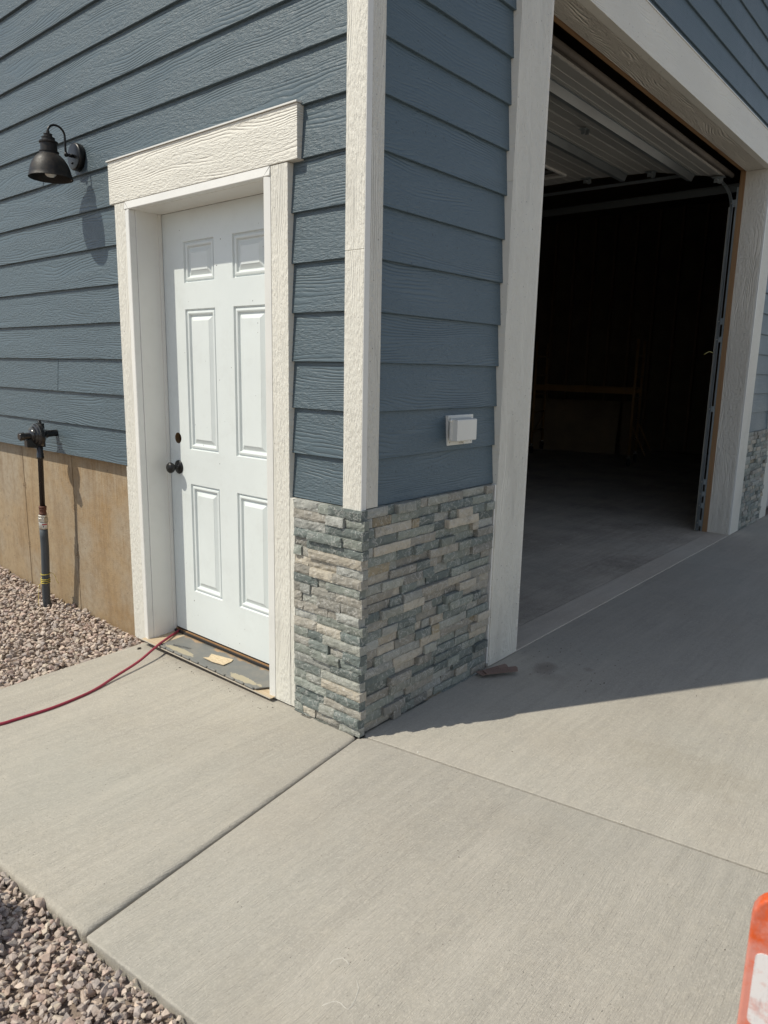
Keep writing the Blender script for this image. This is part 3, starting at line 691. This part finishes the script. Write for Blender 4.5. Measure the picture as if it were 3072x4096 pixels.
# ================================================================== GROUND
def slab(name, poly, mat, thick, zf, bevel, seg=4, lift=0.):
    mb = MB(); n = len(poly); i = mb.addv([(x, y, zf(x, y) + lift) for x, y in poly]); j = mb.addv([(x, y, -thick) for x, y in poly])
    mb.face([i + k for k in range(n)]); mb.face([j + k for k in range(n)][::-1])
    for k in range(n): mb.face([i + k, j + k, j + (k + 1) % n, i + (k + 1) % n])
    o = mb.build(name, mat, bevel=bevel, seg=seg); tag(o, kind='structure'); 
    for p in o.data.polygons: p.use_smooth = True
    return o
def wavy(a, b, n, amp, sd):
    a, b = Vector(a), Vector(b); d = b - a; nn = Vector((-d.y, d.x)).normalized()
    return [tuple(a + d * (k / n) + nn * amp * noise.noise(Vector((k * .9, sd, 0)))) for k in range(n + 1)]
wl = wavy((-1.425, -1.335), (.1885, -1.2125), 34, .004, 2.)
wr = wavy((.1885, -1.2125), (.0330, -.050), 26, .0022, 4.)
walk = slab('walkway', [adj(p) for p in wl + wr[1:-1] + [(.0330, -.050), (.026, -.034), (-.0, -.004), (-.004, .020), (-1.478, .030)]], 'walk', .14, lambda x, y: gz(x, 0), .016)
# lower driveway slab
dl = wavy((.2010, -1.2155), (6.0, -.66), 60, .005, 7.)
dt = wavy((6.0, .832), (.066, -.019), 60, .0016, 9.)
slab('driveway', [adj(p) for p in dl + dt + [(.0395, -.046)]], 'slab2', .14, lambda x, y: -.0125, .006)
# upper driveway, two bays split by a saw cut that runs out from the garage opening
dt2 = [(x, y + .007) for x, y in dt[::-1]]
slab('driveway', [(-.002, -.000)] + [adj(p) for p in [(.0665, -.0150)] + dt2[1:]] + [(6.0, 4.63), (.0255, 3.6725), (.0255, .895), (.0, .893)], 'drive', .14, lambda x, y: gz(0, y), .0035)
slab('driveway', [(.0255, 3.6755), (6.0, 4.633), (6.0, 13.), (.0255, 13.)], 'drive', .14, lambda x, y: gz(0, y), .003)
g = MB(); g.box(-60, 60, -60, 60, -.40, -.10); go = g.build('ground', 'dirt'); tag(go, kind='structure')

# --- gravel: one heap of individual angular stones --------------------------------------
def hull_rocks(n=36):
    out = []; rnd = random.Random(4)
    for k in range(n):
        bm = bmesh.new(); sx, sy, sz = rnd.uniform(.8, 1.25), rnd.uniform(.6, .95), rnd.uniform(.42, .75)
        for i in range(rnd.randint(11, 17)):
            v = Vector((rnd.gauss(0, 1), rnd.gauss(0, 1), rnd.gauss(0, 1))).normalized() * rnd.uniform(.86, 1.)
            bm.verts.new((v.x * sx, v.y * sy, v.z * sz))
        r = bmesh.ops.convex_hull(bm, input=bm.verts)
        bmesh.ops.delete(bm, geom=[e for e in r['geom_interior'] if isinstance(e, bmesh.types.BMVert)], context='VERTS')
        bm.verts.ensure_lookup_table(); bm.verts.index_update()
        out.append(([v.co.copy() for v in bm.verts], [[v.index for v in f.verts] for f in bm.faces])); bm.free()
    return out
ROCKS = hull_rocks()
def inside_paving(x, y, m=0.):
    # walkway quad or driveway
    if y > .044 - m: return True
    if x < -1.486 + .045 * (-y) * 1.0 - m and x < -1.42: return False
    ey = -1.335 + (x + 1.425) * (.1225 / 1.6135) if x < .19 else -1.2155 + (x - .2) * .0958
    return y > ey - m
RC = [(.42, .325, .265), (.48, .385, .31), (.34, .28, .245), (.49, .42, .335), (.37, .27, .23), (.42, .365, .315), (.33, .29, .265), (.50, .41, .34), (.27, .225, .20)]
gr = MB(); rnd = random.Random(12)
def put(x, y, z, r, flat=False):
    vs, fs = rnd.choice(ROCKS); R = (Matrix.Rotation(rnd.uniform(0, 6.28), 3, 'Z') @ Matrix.Rotation(rnd.gauss(0, .45), 3, 'X') @ Matrix.Rotation(rnd.gauss(0, .45), 3, 'Y'))
    kk = rnd.uniform(.92, 1.28); gr.cc = tuple(k * kk for k in rnd.choice(RC)); b = gr.addv([(R @ v) * r + Vector((x, y, z)) for v in vs])
    for f in fs: gr.face([b + i for i in f])
def bed(x0, x1, y0, y1, zf, sp, rmin, rmax):
    y = y0
    while y < y1:
        x = x0
        while x < x1:
            px, py = x + rnd.uniform(-.6, .6) * sp, y + rnd.uniform(-.6, .6) * sp
            r = rnd.uniform(rmin, rmax) * (1.25 if rnd.random() < .15 else 1)
            if not inside_paving(px, py, r * (.75 if px < -1.4 else .05)) and py < .044 - r * .6:
                put(px, py, zf(px, py) + rnd.uniform(-.006, .008), r)
            x += sp
        y += sp
def gzf(x, y):
    return -.050 + max(0, (-2.3 - x)) * .047 + .012 * noise.noise(Vector((x * 3, y * 3, 1))) if x < -1.4 else -.0265 + .007 * noise.noise(Vector((x * 4, y * 4, 2)))
bed(-4.4, -1.40, -1.15, .05, lambda x, y: gzf(x, y) - .014, .0235, .011, .018)
bed(-4.4, -1.40, -1.15, .05, lambda x, y: gzf(x, y), .031, .011, .019)
bed(-5.4, -1.85, -2.3, -1.13, lambda x, y: gzf(x, y) - .003, .026, .012, .019)
bed(-5.4, -4.4, -1.15, .05, lambda x, y: gzf(x, y) - .003, .026, .012, .019)
bed(-1.9, 1.3, -1.95, -1.08, lambda x, y: gzf(x, y) - .016, .020, .010, .016)
bed(-1.9, 1.3, -1.95, -1.08, lambda x, y: gzf(x, y), .0235, .009, .0165)
bed(-1.9, 1.3, -1.95, -1.08, lambda x, y: gzf(x, y) + .004, .024, .004, .010)
go = gr.build('gravel', 'rock', recalc=False); tag(go, 'crushed pinkish grey gravel beside the concrete walk', kind='stuff')
fl = MB(); nx, ny = 60, 40
pts = [[fl.addv([(-5.5 + 8.0 * i / nx, -3.0 + 3.044 * j / ny, (gzf(-5.5 + 8.0 * i / nx, -3.0 + 3.044 * j / ny) - .022))]) for j in range(ny + 1)] for i in range(nx + 1)]
for i in range(nx):
    for j in range(ny):
        cx, cy = -5.5 + 8.0 * (i + .5) / nx, -3.0 + 3.044 * (j + .5) / ny
        if not inside_paving(cx, cy, -.03): fl.face([pts[i][j], pts[i + 1][j], pts[i + 1][j + 1], pts[i][j + 1]], True)
fo = fl.build('gravel_bed', 'dirt'); tag(fo, kind='structure')

# ================================================================== THINGS
# --- wall lamp -----------------------------------------------------------------
lamp = tag(empty('wall_lamp'), 'black gooseneck barn lamp on the blue siding left of the entry door', 'lamp')
lx, lz = -1.905, 2.384
mb = MB(); mb.lathe([(.0, -.012), (.063, -.012), (.063, .012), (.061, .016), (.055, .018), (.0, .018)], (lx, -.013, lz), (0, -1, 0), 48, True, False, False); mb.build('back_plate', 'black', lamp, bevel=0)
mb = MB(); mb.lathe([(.004, 0), (.004, .006), (.006, .008), (.004, .013), (.0005, .015)], (lx + .004, -.031, lz + .004), (0, -1, 0), 14); mb.build('mount_screw', 'black', lamp)
mb = MB(); mb.lathe([(.004, 0), (.006, .003), (.0005, .007)], (lx - .012, -.031, lz - .030), (0, -1, 0), 12); mb.build('mount_screw', 'black', lamp)
sy = -.150; sx, sz0 = -1.905, 2.258
arm = [(lx, -.030, lz), (lx, -.060, lz), (lx, -.066, lz + .004), (lx, -.068, lz + .02)]
top = sz0 + .205
for k in range(0, 15):
    a = math.pi * k / 14; arm.append((lx, -.109 + .041 * math.cos(a), top + .004 + .038 * math.sin(a)))
arm.append((lx, -.150, sz0 + .196))
mb = MB(); mb.tube(arm, .0052, 12); mb.lathe([(.001, -.011), (.008, -.008), (.0105, 0), (.008, .008), (.001, .011)], (lx, -.066, lz), (0, 0, 1), 16); mb.lathe([(.007, 0), (.009, .006), (.007, .012), (.009, .018), (.006, .022)], (lx, -.033, lz), (0, -1, 0), 14); mb.build('arm', 'black', lamp)
KS = 1.05
prof = [(.098, 0), (.0985, .003), (.0965, .006), (.0935, .020), (.088, .042), (.079, .064), (.065, .085), (.050, .099), (.043, .104), (.0425, .109), (.0445, .111), (.0445, .115), (.038, .1165), (.0375, .148), (.0425, .151), (.0425, .157), (.031, .161), (.029, .170), (.0305, .173), (.020, .176), (.019, .186), (.0205, .189), (.009, .192), (.0075, .203), (.0045, .204)]
inner = [(.096, .0005), (.090, .020), (.085, .042), (.076, .062), (.062, .082), (.047, .096), (.036, .100)]
prof = [(r * (1.02 if h_ < .1 else 1), h_ * KS) for r, h_ in prof]; inner = [(r, h_ * KS) for r, h_ in inner]
mb = MB(); mb.lathe(prof, (sx, sy, sz0), (0, 0, 1), 56, True, False, True); mb.lathe(inner[::-1], (sx, sy, sz0), (0, 0, 1), 56, True, True, False); shade = mb.build('lamp_shade', 'barn', lamp)
e_ = shade.modifiers.new('e', 'EDGE_SPLIT'); e_.split_angle = math.radians(38)
mb = MB(); mb.lathe([(.012, .095), (.014, .075), (.024, .055), (.029, .036), (.026, .018), (.015, .008), (.0005, .005)], (sx, sy, sz0), (0, 0, 1), 24); mb.build('bulb', 'glass', lamp)
mb = MB()
a0, a1 = math.radians(50), math.radians(78)
for k in range(5):
    pass
i = mb.addv([(sx + .0938 * math.cos(a0 + (a1 - a0) * k / 5), sy + .0938 * math.sin(a0 + (a1 - a0) * k / 5), sz0 + h_) for k in range(6) for h_ in (.004, .018)])
for k in range(5): mb.face([i + 2 * k, i + 2 * k + 2, i + 2 * k + 3, i + 2 * k + 1])
mb.build('sticker', 'label', lamp)
place(lamp, (lx, 0, lz))

# --- vent cover --------------------------------------------------------------------
vent = tag(empty('vent_cover'), 'white plastic exhaust vent cover on the blue siding above the stone', 'vent cover')
mb = MB(); mb.box(-.010, .0065, .527, .713, 1.080, 1.2055); bp = mb.build('base_plate', 'plast', vent, bevel=.002)
for yy in (.540, .700):
    for zz in (1.092, 1.193): t = MB(); t.lathe([(.0035, 0), (.003, .0012), (.0005, .0016)], (.0065, yy, zz), (1, 0, 0), 10); t.build('screw', 'zinc', bp)
mb = MB(); mb.box(.0067, .020, .560, .690, 1.096, 1.194); mb.build('collar', 'plast', vent, bevel=.003)
hd = MB(); hd.prism([(.0205, 1.1935), (.060, 1.1915), (.0625, 1.188), (.0625, 1.104), (.060, 1.1025), (.0205, 1.1005)], 1, .516, .6590); hd.build('hood', 'plast', vent, bevel=.003)
mb = MB(); mb.lathe([(.007, 0), (.007, .008), (.004, .010)], (.030, .5155, 1.186), (0, -1, 0), 16); mb.box(.026, .034, .5090, .5155, 1.105, 1.182); mb.build('hinge_ear', 'plast', vent, bevel=.001)
mb = MB(); mb.box(.0068, .030, .612, .630, 1.0860, 1.0998); mb.build('flap_tab', 'plast', vent, bevel=.001)
place(vent, (0, .62, 1.14))

# --- gas riser ------------------------------------------------------------------------
gas = tag(empty('gas_riser'), 'black gas regulator on a pipe riser in front of the tan foundation wall', 'gas regulator')
mb = MB(); mb.tube([(-2.4775, -.062, -.09), (-2.472, -.070, -.007), (-2.438, -.082, .104), (-2.412, -.088, .21), (-2.398, -.090, .313), (-2.384, -.096, .40), (-2.378, -.098, .452)], .0225, 20); mb.build('conduit', 'grey', gas)
base = Vector((-2.378, -.098, .45)); ax = (Vector((-2.346, -.100, .90)) - base).normalized()
mb = MB(); mb.lathe([(.0235, -.004), (.0245, 0), (.0245, .035), (.0235, .037)], base, ax, 24); sl_ = mb.build('metal_sleeve', 'zinc', gas)
t = MB(); t.lathe([(.0249, .004), (.0249, .030)], base, ax, 24, True, False, False); 
lab = MB(); a_ = ax.orthogonal().normalized()
def ringpt(ang, h_, r_=.0253):
    d0 = Vector((math.cos(ang), math.sin(ang), 0)); d0 = (d0 - ax * d0.dot(ax)).normalized(); return base + ax * h_ + d0 * r_
def patch(a0, a1, h0, h1, r_, mat, name, par):
    mb = MB(); n = 6; i = mb.addv([ringpt(a0 + (a1 - a0) * k / n, h_, r_) for k in range(n + 1) for h_ in (h0, h1)])
    for k in range(n): mb.face([i + 2 * k, i + 2 * k + 2, i + 2 * k + 3, i + 2 * k + 1], True)
    mb.build(name, mat, par)
patch(-.75, .45, .004, .032, .0251, 'label', 'pipe_label', sl_)
patch(-.70, .40, .022, .029, .0254, 'redink', 'label_print', sl_); patch(-.52, -.34, .010, .018, .0254, 'darkink', 'label_print', sl_)
mb = MB(); mb.lathe([(.024, .037), (.0285, .040), (.0285, .062), (.024, .064)], base, ax, 6, False); mb.lathe([(.021, .064), (.026, .067), (.026, .078), (.020, .080)], base, ax, 8, False); mb.build('hex_fitting', 'zinc', gas, bevel=.001)
mb = MB(); mb.lathe([(.018, .080), (.021, .083), (.021, .089), (.0185, .092), (.0185, .106), (.0205, .108), (.0205, .115), (.018, .118), (.0215, .120), (.0215, .128), (.018, .131)], base, ax, 24); mb.build('coupling', 'rust', gas)
mb = MB(); mb.lathe([(.0145, .130), (.0145, .405), (.020, .407), (.020, .418), (.0185, .420), (.0185, .436), (.0165, .438), (.0165, .50)], base, ax, 20); mb.build('riser_pipe', 'gas', gas)
rx, rz = -2.352, .995
rg = MB()
rg.lathe([(.016, .205), (.022, .203), (.023, .180), (.018, .177), (.018, .150), (.030, .146), (.036, .138), (.047, .135), (.050, .126), (.058, .123), (.062, .114), (.068, .112), (.0685, .104), (.0685, .094), (.0620, .090), (.050, .080), (.034, .070), (.022, .060), (.019, .055), (.019, -.004)], (rx, .0, rz), (0, -1, -.06), 40)
regb = rg.build('regulator_body', 'gas', gas, bevel=0); e_ = regb.modifiers.new('e', 'EDGE_SPLIT'); e_.split_angle = math.radians(35)
mb = MB(); mb.lathe([(.0, 0), (.020, 0), (.0225, .003), (.0225, .020), (.020, .022)], (rx, -.207, rz - .012), (0, 1, .06), 6, False); mb.build('end_cap', 'gas', gas, bevel=.001)
mb = MB(); mb.lathe([(.021, .0), (.025, .003), (.025, .022), (.020, .026)], (rx, -.074, rz - .003), (0, 1, 0), 8, False); mb.build('union_nut', 'gas', gas, bevel=.001)
mb = MB(); mb.box(rx - .016, rx + .016, -.103, -.070, rz - .075, rz + .058); mb.lathe([(.0095, 0), (.0095, .008), (.006, .009), (.006, .013), (.0095, .014), (.0095, .018)], (rx, -.088, rz + .058), (0, 0, 1), 12); mb.build('valve_block', 'gas', gas, bevel=.004)
mb = MB(); mb.prism([(-.172, rz - .030), (-.172, rz - .072), (-.110, rz - .080), (-.110, rz - .020)], 0, rx - .022, rx + .014); mb.build('vent_snout', 'gas', gas, bevel=.003)
place(gas, (-2.46, -.07, -.05))

# --- yellow tracer wire round the conduit ----------------------------------------------------
wi = MB(); pts = []
for k in range(0, 90):
    a = 2.2 + k * .30; h_ = .178 - .0058 * k * (.5 if k < 22 else 1.0) * .9 if False else 0
    turn = k * .30 / (2 * math.pi); zz = (.170 - .010 * turn) if turn < 1.05 else (.1595 - .022 * min(1, (turn - 1.05) * 4) - .0115 * (turn - 1.05))
    f = (zz - .104) / (.21 - .104); cx = -2.438 + (.026) * f; cy = -.082 - .006 * f
    pts.append((cx + .0256 * math.cos(a), cy + .0256 * math.sin(a), zz + .004 * math.sin(a)))
wi.tube(pts, .0021, 6)
wi.tube([pts[0], (pts[0][0] - .012, pts[0][1] - .010, .182), (pts[0][0] - .020, pts[0][1] - .006, .176), (pts[0][0] - .012, pts[0][1] - .002, .160)], .0016, 6)
wi.tube([pts[-1], (-2.470, -.107, .09), (-2.492, -.105, .03), (-2.480, -.115, -.012), (-2.462, -.120, -.035)], .0014, 6)
wi.tube([(-2.413, -.060, .166), (-2.395, -.050, .160), (-2.388, -.045, .142), (-2.384, -.042, .118), (-2.372, -.036, .104)], .0012, 6)
tag(wi.build('tracer_wire', 'yel'), 'thin yellow wire coiled round the foot of the grey gas conduit', 'wire')

# --- red hose -------------------------------------------------------------------------------
def bez(pts, n=10):
    pts = [Vector(p) for p in pts]; out = []
    for i in range(len(pts) - 1):
        p0 = pts[max(i - 1, 0)]; p1, p2 = pts[i], pts[i + 1]; p3 = pts[min(i + 2, len(pts) - 1)]
        for k in range(n):
            t = k / n; out.append(.5 * ((2 * p1) + (-p0 + p2) * t + (2 * p0 - 5 * p1 + 4 * p2 - p3) * t * t + (-p0 + 3 * p1 - 3 * p2 + p3) * t ** 3))
    out.append(pts[-1]); return out
hs = MB(); hr_ = .0062
hp = [(a, b, c - .006) for a, b, c in [(-1.405, .155, .026), (-1.385, .105, .020), (-1.315, -.030, .020), (-1.270, -.105, .018), (-1.222, -.215, .002), (-1.175, -.36, -.011), (-1.135, -.47, -.0185), (-1.112, -.56, -.0185), (-1.096, -.69, -.0180), (-1.104, -.83, -.018), (-1.113, -.90, -.018), (-1.17, -1.08, -.0195), (-1.30, -1.24, -.022), (-1.42, -1.38, -.025), (-1.55, -1.50, -.030), (-1.8, -1.6, -.03)]]
hs.tube(bez(hp, 8), hr_, 14)
tag(hs.build('air_hose', 'hose'), 'dark red air hose running from under the entry door across the walk', 'hose')

# --- rusty perforated plates ------------------------------------------------------------------
def plate(P0, dirv, L, W, z, taper, label, sd):
    rnd = random.Random(sd); d = Vector(dirv).normalized(); n = Vector((-d.y, d.x)); mb = MB(); T = .0009
    NX, NY = 44, 12
    def pt(u, v, zz): q = Vector(P0) + d * (L * u) + n * (W * (v - .5)); return (q.x, q.y, zz)
    hole = lambda i, j: 2 < i < 32 and (i + (j // 3)) % 3 != 0 and j % 3 == 1 and 0 < j < NY - 1
    for top_ in (1,):
        zz = z + T * top_; g_ = [[mb.addv([pt(i / NX, j / NY, zz)]) for j in range(NY + 1)] for i in range(NX + 1)]
        for i in range(NX):
            for j in range(NY):
                if hole(i, j): continue
                if i >= NX - taper and (j < (i - NX + taper) * 1.8): continue
                mb.face([g_[i][j], g_[i + 1][j], g_[i + 1][j + 1], g_[i][j + 1]])
    bw = [(0, .5)]
    mb2 = MB()
    o = mb.build('perforated_plate', 'plate', recalc=False); so2 = o.modifiers.new('t', 'SOLIDIFY'); so2.thickness = .0030; so2.offset = -1; tag(o, label, 'metal plate', 'rusty perforated plates by the garage trim')
    return o
def plate2(P0, P1, W, z, label, sd):
    a, b = Vector(P0), Vector(P1); return plate((a.x, a.y), (b.x - a.x, b.y - a.y), (b - a).length, W, z + .0028, 5, label, sd)
plate2((.062, .772), (.112, .948), .046, .0012, 'lower rusty perforated plate poking out beneath the other by the stone', 3)
plate2((.078, .795), (.172, .940), .052, .0068, 'upper rusty perforated plate lying across the other on the shaded concrete', 5)

# --- small litter -------------------------------------------------------------------------------
gr = MB(); rnd = random.Random(5)
for k in range(130):
    if rnd.random() < .45: x = rnd.uniform(.06, .55); y = rnd.uniform(.9, 1.6); 
    elif rnd.random() < .5: x = rnd.uniform(-1.35, -.4); y = rnd.uniform(-.12, -.055)
    else: x = rnd.uniform(.2, 2.6); y = rnd.uniform(-.4, 3.)
    if inside_paving(x, y, 0) and not (x < .03 and y > -.05): put(x, y, gz(x, y) + .001, rnd.uniform(.0012, .0035))
for p, q in list(zip(wl, wl[1:])) + list(zip(dl, dl[1:]))[:14]:
    for _ in range(16):
        f = rnd.random(); x = p[0] + (q[0] - p[0]) * f; y = p[1] + (q[1] - p[1]) * f - abs(rnd.gauss(0, .010)) - .004
        put(x, y, -.034 + rnd.uniform(-.008, .004), rnd.uniform(.0015, .0055))
put(-1.43, -.085, gz(-1.43, 0) + .005, .012); put(-1.30, -.50, -.025, .003)
tag(gr.build('grit', smooth_mat('dark_grit', (.075, .065, .055), .9, var=.3), recalc=False), 'scattered dark grit and crumbs on the concrete', kind='stuff')
gr = MB()
for (x, y) in ((.265, .0435), (1.005, .1245 + .02), (.33, 1.35), (.80, 2.2), (-.70, -.03)): put(x, y, gz(x, y) + .002, .0035)
for (x, y) in ((-1.02, 2.2), (-.9, 3.5), (-1.7, 3.0)): put(x, y, gz(0, y) + .006, .006)
tag(gr.build('paint_chip', 'plast', recalc=False), 'white chips scattered on the concrete', kind='stuff')

ck = MB()
for L_ in [[(0.7029, -0.8671), (0.7007, -0.8508), (0.7118, -0.8335), (0.7268, -0.8332), (0.7384, -0.8375)], [(0.7819, -0.8589), (0.8013, -0.8722), (0.8149, -0.8996), (0.8201, -0.9173), (0.8196, -0.9288), (0.8094, -0.9299), (0.7982, -0.9272), (0.7848, -0.9311), (0.778, -0.9419), (0.77, -0.9601)]]: ck.tube([(x, y, -.0128) for x, y in L_], .0013, 5)
M['chalk'] = smooth_mat('pale_chalk_line', (.50, .48, .43), .9)
tag(ck.build('chalk_scribble', 'chalk'), 'faint pale chalk scribble curling on the lower concrete slab', 'chalk mark')
# --- barricade at the lower right ---------------------------------------------------------------
bar = tag(empty('folding_barricade'), 'worn orange plastic barricade with faded white sheeting at the lower right', 'barricade')
bx, by = 1.5735, -.918
e1 = Vector((.985, .17, 0)).normalized()           # along the panel, away to the right
e2 = Vector((-e1.y, e1.x, 0))
def rrect(w_, h_, r_, x0=0, z0=0, n=6):
    out = []
    for (cx, cz, a0) in ((x0 + w_ - r_, z0 + r_, -90), (x0 + w_ - r_, z0 + h_ - r_, 0), (x0 + r_, z0 + h_ - r_, 90), (x0 + r_, z0 + r_, 180)):
        for k in range(n + 1): a = math.radians(a0 + 90 * k / n); out.append((cx + r_ * math.cos(a), cz + r_ * math.sin(a)))
    return out
def panel(name, mat, poly, d0, d1, lean, parent, bevel=.004):
    mb = MB(); n = len(poly)
    def P3(p, d): q = Vector((bx, by, 0)) + e1 * p[0] + e2 * (d + lean * (p[1] - .695)); return (q.x, q.y, p[1])
    i = mb.addv([P3(p, d0) for p in poly]); j = mb.addv([P3(p, d1) for p in poly]); mb.face([i + k for k in range(n)]); mb.face([j + k for k in range(n)][::-1])
    for k in range(n): mb.face([i + k, i + (k + 1) % n, j + (k + 1) % n, j + k])
    return mb.build(name, mat, parent, bevel=bevel, seg=3)
fp = panel('front_panel', 'orange', rrect(.30, .700, .042, 0, -.010), 0, .022, -.0, bar)
panel('white_sheeting', 'sheet', rrect(.274, .118, .010, .011, .480), -.0016, -.0006, -.0, fp, .0)
panel('rear_panel', 'orange', rrect(.29, .655, .042, .01, -.008), .030, .052, -.30, bar)
place(bar, (bx, by, 0))

# --- invented shadow caster, unseen, added to put shade on the gravel ------------------------------------
bk_ = tag(empty('shadow_bucket'), 'added grey shadow caster, unseen, shading the gravel left of the walk corner', 'shadow_bucket')
mb = MB(); mb.lathe([(.0, 0), (.085, 0), (.096, .32), (.102, .322), (.102, .335), (.095, .335), (.083, .010), (.0, .010)], (-.165, -1.575, -.035), (0, 0, 1), 32, True, False, False); mb.build('shadow_pail', 'grey', bk_)
mb = MB(); mb.tube([(-.165 + .104 * math.cos(a), -1.575 + .03 * math.sin(a), .28 - .07 * math.sin(a)) for a in [math.pi * k / 12 for k in range(13)]], .003, 6); mb.build('shadow_pail_handle', 'galv', bk_)
place(bk_, (-.165, -1.575, -.035))

# --- inside the garage: scaffold, plywood ---------------------------------------------------------
sc_ = tag(empty('rolling_scaffold'), 'yellow rolling scaffold on casters deep inside the dark garage', 'scaffold')
A_ = Vector((-2.62, 9.20, 0)); LX = Vector((-2.0, .50, 0)); WY = Vector((-.18, .74, 0)); fz = -.05
def sp(u, v, z): q = A_ + LX * u + WY * v; return (q.x, q.y, z)
for u in (0, 1):
    for v in (0, 1):
        t = MB(); t.tube([sp(u, v, fz + .18), sp(u, v, 1.92)], .022, 10); t.build('post', 'scaf', sc_)
        ca = MB(); c0 = sp(u, v, fz + .065); ca.lathe([(.03, -.018), (.062, -.016), (.064, 0), (.062, .016), (.03, .018)], c0, (1, .1, 0), 20); w_ = ca.build('caster', 'rubber', sc_)
        t = MB(); q = Vector(c0); t.box(q.x - .03, q.x + .03, q.y - .025, q.y + .025, q.z + .066, q.z + .08); t.tube([q + Vector((0, 0, .07)), q + Vector((0, 0, .13))], .014, 8); t.build('caster_fork', 'zinc', sc_)
        t = MB(); t.tube([sp(u, v, .62), sp(u + (.14 if u == 0 else -.14) * -1, v, .16)], .012, 8); t.build('outrigger_brace', 'scaf', sc_)
    for k in range(5):
        t = MB(); t.tube([sp(u, 0, .35 + k * .33), sp(u, 1, .35 + k * .33)], .013, 8); t.build('rung', 'scaf', sc_)
t = MB()
for v in (0, 1): 
    a, b = Vector(sp(0, v, 1.13)), Vector(sp(1, v, 1.13)); d = (b - a).normalized(); n_ = Vector((-d.y, d.x, 0)) * .02
    i = t.addv([a - n_ - Vector((0, 0, .05)), a + n_ - Vector((0, 0, .05)), b + n_ - Vector((0, 0, .05)), b - n_ - Vector((0, 0, .05)), a - n_ + Vector((0, 0, .05)), a + n_ + Vector((0, 0, .05)), b + n_ + Vector((0, 0, .05)), b - n_ + Vector((0, 0, .05))])
    for q in ((0, 1, 2, 3), (4, 7, 6, 5), (0, 4, 5, 1), (1, 5, 6, 2), (2, 6, 7, 3), (3, 7, 4, 0)): t.face([i + k for k in q])
t.build('side_rail', 'scaf', sc_)
t = MB(); i = t.addv([sp(.02, .03, 1.15), sp(.98, .03, 1.15), sp(.98, .97, 1.15), sp(.02, .97, 1.15), sp(.02, .03, 1.17), sp(.98, .03, 1.17), sp(.98, .97, 1.17), sp(.02, .97, 1.17)])
for q in ((0, 1, 2, 3), (4, 7, 6, 5), (0, 4, 5, 1), (1, 5, 6, 2), (2, 6, 7, 3), (3, 7, 4, 0)): t.face([i + k for k in q])
t.build('deck', 'ply', sc_)
place(sc_, (-3.6, 9.8, fz))
def leaning(x0, y0, x1, y1, h_, lean, label, mat):
    a, b = Vector((x0, y0, fz)), Vector((x1, y1, fz)); d = (b - a).normalized(); n_ = Vector((-d.y, d.x, 0)); 
    if n_.y < 0: n_ = -n_
    up = Vector((0, 0, h_)) + n_ * lean; th = n_ * .018; mb = MB(); i = mb.addv([a, b, b + up, a + up, a + th, b + th, b + up + th, a + up + th])
    for q in ((0, 1, 2, 3), (4, 7, 6, 5), (0, 4, 5, 1), (1, 5, 6, 2), (2, 6, 7, 3), (3, 7, 4, 0)): mb.face([i + k for k in q])
    tag(mb.build('plywood_sheet', mat), label, 'plywood sheet', 'sheets stored in the garage')
leaning(-5.3, 10.35, -3.50, 10.75, .95, .25, 'tan plywood sheet leaning behind the rolling scaffold', 'ply')
leaning(-3.42, 10.8, -3.20, 10.9, .95, .25, 'narrow board leaning just right of the plywood sheet', 'stud')
